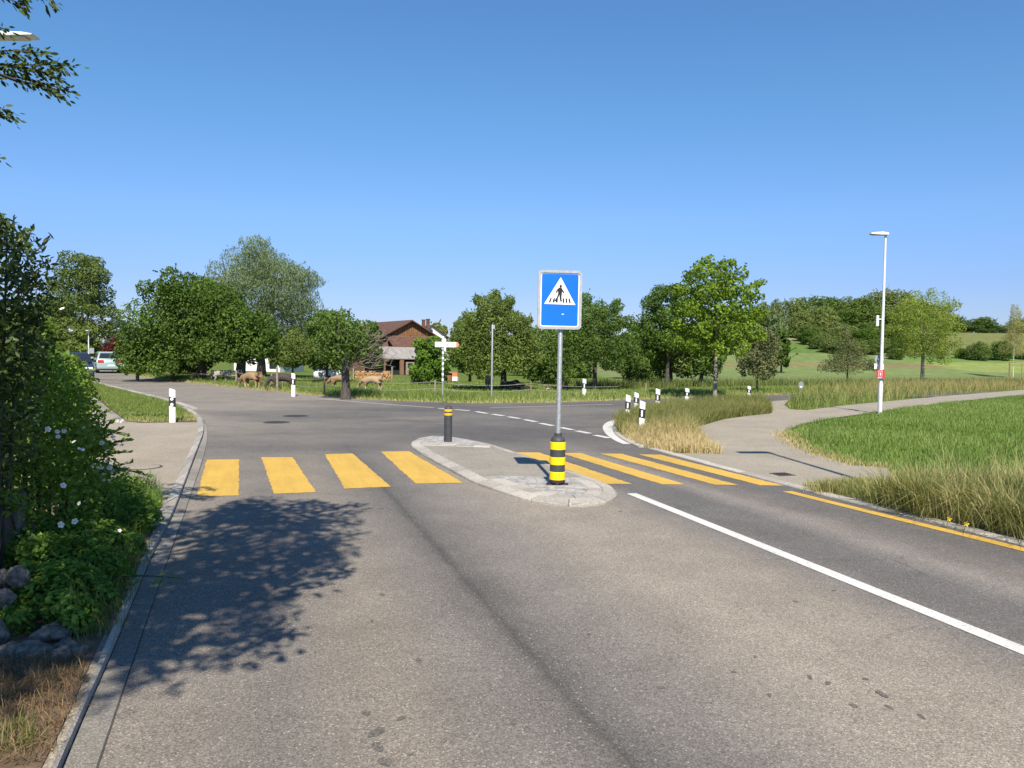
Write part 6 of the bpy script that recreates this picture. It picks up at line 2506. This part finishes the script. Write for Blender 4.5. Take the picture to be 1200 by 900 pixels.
# seed heads
tp2 = scatter([UV(6.9, 5.6), UV(6.8, 2.6), UV(7.6, 2.4), UV(7.9, 5.6)], 200)
C0, Nn0, Al0 = [], [], []
V_, lo_, = [], []
hs2 = rng.uniform(.6, 1.0, len(tp2))
la = rng.uniform(0, 2 * PI, len(tp2))
for (x, y), h, a in zip(tp2, hs2, la):
    for k in range(14):
        t = .84 + .16 * k / 14
        C0.append((x + math.cos(a) * .16 * t * t * h + random.gauss(0, .006), y + math.sin(a) * .16 * t * t * h + random.gauss(0, .006), h * t))
        Al0.append((math.cos(a) * .4 + random.gauss(0, .3), math.sin(a) * .4 + random.gauss(0, .3), 1))
C0, Al0 = np.array(C0), np.array(Al0)
me = leaves_mesh("seed_head_grass", C0, unit(rng.normal(size=C0.shape)), .028, .007, GR["dry"], rng.random(len(C0)) * .4 + .6, False, Al0)
# their stems join the same tuft mesh as extra faces
o = bpy.data.objects.new("seed_head_grass", me)
link(o)
tag(o, "pale feathery seed heads above the rough verge grass", "grass", None, "stuff")
st_h = hs2 * .9
nst = len(tp2)
base3 = np.stack([tp2[:, 0], tp2[:, 1], np.zeros(nst)], 1)
tip3 = np.stack([tp2[:, 0] + np.cos(la) * .16 * .9 * hs2, tp2[:, 1] + np.sin(la) * .16 * .9 * hs2, hs2], 1)
mid3 = np.stack([tp2[:, 0] + np.cos(la) * .04 * hs2, tp2[:, 1] + np.sin(la) * .04 * hs2, hs2 * .5], 1)
wv = np.tile(np.array([[.0022, .0008, 0]]), (nst, 1))
V = np.stack([base3 - wv, base3 + wv, mid3 + wv, mid3 - wv, tip3], 1).reshape(-1, 3)
i_ = np.arange(nst)[:, None] * 5
me = raw_mesh("seed_stalk_grass", V, (i_ + np.array([[0, 1, 2, 3, 3, 2, 4]])).ravel(), (np.arange(nst)[:, None] * 7 + np.array([[0, 4]])).ravel(), np.tile([4, 3], nst), GR["dry"], np.full(nst * 5, .6))
o = bpy.data.objects.new("seed_stalk_grass", me)
link(o)
tag(o, "thin pale stalks carrying the feathery seed heads", "grass", None, "stuff")

# yellow flowers at the kerb
for px, py, lab in ((1109, 612, "yellow wild flower at the foot of the rough verge grass"), (1129, 618, "lower yellow wild flower closer to the picture edge at the kerb")):
    g = G(px, py, .06)
    root = thing("wild_flower", (g[0], g[1], .0), lab, "flower")
    mb = MB()
    mb.tube([(0, 0, 0), (.01, -.02, .1)], .003, 4)
    mb.build("stalk", LF["weed"], root)
    mb = MB()
    for k in range(5):
        a = 2 * PI * k / 5
        mb.add([(.01, -.02, .1), (.01 + .02 * math.cos(a - .4), -.03 + .01 * math.sin(a), .1 + .02 * math.sin(a - .4)), (.01 + .03 * math.cos(a), -.035, .1 + .03 * math.sin(a)), (.01 + .02 * math.cos(a + .4), -.03, .1 + .02 * math.sin(a + .4))], [(0, 1, 2, 3)])
    mb.build("bloom", MT["buttercup"], root)

# dry grass corner
cornerp = GL([(729, 496), (723, 501), (723, 506), (734, 516), (752, 523.5), (780, 529), (847, 533), (832, 524), (816, 513), (812, 505), (820, 499.5), (850, 491), (905, 484), (893, 476), (888, 472), (840, 476), (790, 480.5), (757, 485.5), (738, 491)])
cp_ = scatter(cornerp, 52000)
dep = np.linalg.norm(cp_ - np.array(G(790, 530)), axis=1)
grn = sstep(.6, 4.6, dep)
tint = np.clip(.92 - grn * .74 - .15 * vnoise(cp_, 1.2) + rng.normal(0, .18, len(cp_)), 0, 1)
hh_ = rng.uniform(.16, .42, len(cp_)) * (.65 + .5 * grn) * (.7 + .55 * vnoise(cp_, 1.1, 4)) * (1 - .55 * sstep(.9, 0, np.linalg.norm(cp_ - np.array(G(735, 505)), axis=1) - .6) * 0)
blades("corner_grass", cp_, -.02, hh_, rng.uniform(.007, .014, len(cp_)), .6, tint, GR["dry"], "tall straw coloured grass on the junction corner among the delineator posts", wind=(.06, -.03))
tc = scatter(cornerp, 260)
off = rng.normal(0, .12, (len(tc), 80, 2))
tpts = (tc[:, None, :] + off).reshape(-1, 2)
tf = (off / (np.linalg.norm(off, axis=2, keepdims=True) + .05)).reshape(-1, 2) * rng.uniform(.2, .8, (len(tpts), 1))
_cc = np.mean(np.array(cornerp), axis=0)
_q = tpts + (tpts - _cc) * .10
ctn = np.repeat(rng.normal(0, .15, len(tc)), 80)
_in = in_poly(_q[:, 0], _q[:, 1], np.array(cornerp))
tpts, tf, ctn = tpts[_in], tf[_in], ctn[_in]
dp2 = np.linalg.norm(tpts - np.array(G(790, 530)), axis=1)
g2 = sstep(.6, 4.6, dp2)
blades("corner_tussock_grass", tpts, 0, rng.uniform(.16, .42, len(tpts)) * (.7 + .4 * g2), rng.uniform(.007, .013, len(tpts)), .25, np.clip(.88 - g2 * .68 + ctn + rng.normal(0, .15, len(tpts)), 0, 1), GR["dry"],
       "arching straw tussocks among the delineator posts on the corner", fan=tf)
# long strip of tall grass beyond the path
sp_ = GL([(926, 469.5), (921, 476), (929, 481), (945, 481.5), (985, 475), (1030, 470.5), (1100, 464), (1200, 456), (1300, 449)]) + [np.array(P(1300, 444)[:2]), np.array(P(1200, 447)[:2]), np.array(P(1100, 452)[:2]), np.array(P(1000, 456)[:2]), np.array(P(950, 459)[:2])]
pp = scatter(sp_, 42000)
hz = H(pp[:, 0], pp[:, 1])
far_t = sstep(26, 46, pp[:, 1])
blades("tall_meadow_grass", pp, hz - .03, rng.uniform(.2, .75, len(pp)) * (.6 + .7 * vnoise(pp, 1.3)), rng.uniform(.012, .022, len(pp)), .62, np.clip(rng.random(len(pp)) * .6 + far_t * .3 * vnoise(pp, .3, 2) + .25 * far_t, 0, 1), GR["red"],
       "tall green and reddish meadow grass behind the footpath")
# dark rough strip at the field edge
q1 = [(20, 52), (62, 58), (62, 64), (20, 58), (4, 50), (4, 46)]
pp = scatter(q1, 16000)
blades("rough_strip_grass", pp, H(pp[:, 0], pp[:, 1]) - .05, rng.uniform(.35, .9, len(pp)), .035, .45, rng.random(len(pp)) * .5, GR["tall"], "dark rough grass strip along the field edge")

# pasture and far verge
fe = np.array(FAR)
far_line = [np.array(q) for q in fe[1:]]
band = far_line + [q + np.array([0.5, 4.5]) for q in far_line[::-1]]
bp2 = scatter(band, 60000)
dd = bp2[:, 1] - np.interp(bp2[:, 0], _ex, _ey)
edgey = sstep(.9, .1, dd)
blades("verge_band_grass", bp2, H(bp2[:, 0], bp2[:, 1]) - .03, rng.uniform(.10, .34, len(bp2)) * (.75 + .5 * vnoise(bp2, .9)) * (1 - .4 * edgey), rng.uniform(.014, .026, len(bp2)), .5,
       np.clip(rng.random(len(bp2)) * .75 + edgey * .5 + .2 * (vnoise(bp2, .35, 5) > .62), 0, 1), GR["mead"], "long green grass band along the far road edge")
past = [q + np.array([0.5, 4.3]) for q in far_line] + [np.array([22, 62]), np.array([-2, 60]), np.array([-22, 66]), np.array([-34, 74])]
bp3 = scatter(past, 60000)
blades("pasture_grass", bp3, H(bp3[:, 0], bp3[:, 1]) - .03, rng.uniform(.08, .24, len(bp3)), rng.uniform(.02, .04, len(bp3)), .5, np.clip(rng.random(len(bp3)) * .7 + .25 * vnoise(bp3, .25, 6), 0, 1), GR["mead"], "grazed pasture grass under the orchard trees")
# dry edge litter at the far road edge
fl_, _ = resample(far_line, 5000)
fl_ = fl_ + np.stack([rng.normal(0, .1, 5000), rng.normal(.12, .12, 5000)], 1)
blades("road_edge_grass", fl_, -.005, rng.uniform(.03, .09, 5000), .016, .7, rng.random(5000) * .5 + .5, GR["dry"], "dry yellow grass fringe right at the far road edge")

# mown verge by the left corner
vv_ = scatter(verge_poly, 22000)
c0 = G(200, 497)
dryv = sstep(2.4, .2, np.abs(vv_[:, 1] - c0[1])) * .35
kd = np.min(np.linalg.norm(vv_[:, None, :] - np.array(verge_poly)[None, :, :], axis=2), axis=1)
blades("corner_verge_grass", vv_, .045, rng.uniform(.04, .11, len(vv_)) * (.6 + .4 * sstep(0, .5, kd)), rng.uniform(.010, .016, len(vv_)), .5, np.clip(rng.random(len(vv_)) * .7 + dryv + .3 * sstep(.5, 0, kd), 0, 1), GR["mead"], "short mown grass on the kerbed corner verge")
vs2, _ = resample(GL([(146, 495.5), (165, 496.8), (200, 496.6), (229, 495), (222, 487)], .05), 1500)
vs2 = vs2 + np.stack([rng.normal(0, .12, 1500), np.abs(rng.normal(0, .22, 1500))], 1)
vs2 = vs2[in_poly(vs2[:, 0], vs2[:, 1], np.array(verge_poly))]
blades("verge_straw_grass", vs2, .05, rng.uniform(.03, .08, len(vs2)), .012, .9, rng.random(len(vs2)) * .6 + .4, GR["dry"], "dry straw fringe along the pavement side of the corner verge")
# litter and tufts at the near left
lit = GL([(0, 775), (40, 772), (100, 770), (100, 800), (72, 860), (50, 900), (-60, 900), (-80, 780)], .05)
lp_ = scatter(lit, 2000)
blades("litter_grass", lp_, .05, rng.uniform(.025, .09, len(lp_)), .004, 1.9, rng.random(len(lp_)), GR["litter"], "dead straw and grass litter below the kerbside stones")
tl = scatter(GL([(5, 855), (45, 850), (40, 880), (0, 890)], .05), 60)
blades("tuft_grass", tl, .05, rng.uniform(.05, .13, len(tl)), .005, .8, rng.random(len(tl)) * .6, GR["tall"], "green grass tufts on the dry soil by the kerb")
kl, _ = resample([q for q in KLa[8:24]], 2600)
kl = kl[kl[:, 1] > 4.2]
kl = kl + np.stack([rng.normal(-.10, .06, len(kl)), rng.normal(0, .05, len(kl))], 1)
blades("kerb_fringe_grass", kl, .05, rng.uniform(.04, .12, len(kl)), .005, .8, rng.random(len(kl)) * .7, GR["tall"], "thin grass fringe creeping over the kerb below the weeds")

# ------------------------------------------------------------------ light, world, view
w = bpy.data.worlds.new("World")
scn.world = w
w.use_nodes = True
nt = w.node_tree
bg = nt.nodes["Background"]
sky = nt.nodes.new("ShaderNodeTexSky")
sky.sky_type = "NISHITA"
sky.sun_disc = False
sky.sun_elevation = EL
sky.sun_rotation = R(180) - AZ
sky.altitude = 400
sky.air_density = 1.0
sky.dust_density = 0.2
sky.ozone_density = 3.0
tcw = nt.nodes.new("ShaderNodeTexCoord")
spw = nt.nodes.new("ShaderNodeSeparateXYZ")
nt.links.new(tcw.outputs["Generated"], spw.inputs[0])
tr_ = ramp(nt, [(0.0, (0.54, 0.57, 0.82)), (0.09, (0.62, 0.70, 1.0)), (0.17, (0.72, 0.90, 1.16)), (0.30, (0.70, 1.03, 1.22)), (0.45, (0.70, 1.06, 1.32)), (1.0, (0.70, 1.06, 1.34))])
nt.links.new(spw.outputs["Z"], tr_.inputs["Fac"])
tint_ = mixc(nt, 1.0, sky.outputs[0], tr_.outputs["Color"], "MULTIPLY")
nt.links.new(tint_, bg.inputs["Color"])
bg.inputs["Strength"].default_value = 0.078
sd = bpy.data.lights.new("sun", "SUN")
sd.energy = 5.0
sd.angle = R(0.53)
sd.color = (1.0, 0.925, 0.80)
so = bpy.data.objects.new("sun", sd)
so.rotation_euler = Vector((SHX, SHY, -1)).to_track_quat("-Z", "Y").to_euler()
so.location = (10, -20, 30)
link(so)
vs_ = scn.view_settings
vs_.view_transform = "Standard"
vs_.look = "None"
vs_.gamma = 1
vs_.exposure = 0.72
vs_.use_curve_mapping = False
scn.cycles.max_bounces = 6
scn.cycles.diffuse_bounces = 3
scn.cycles.transparent_max_bounces = 8
scn.cycles.use_denoising = True
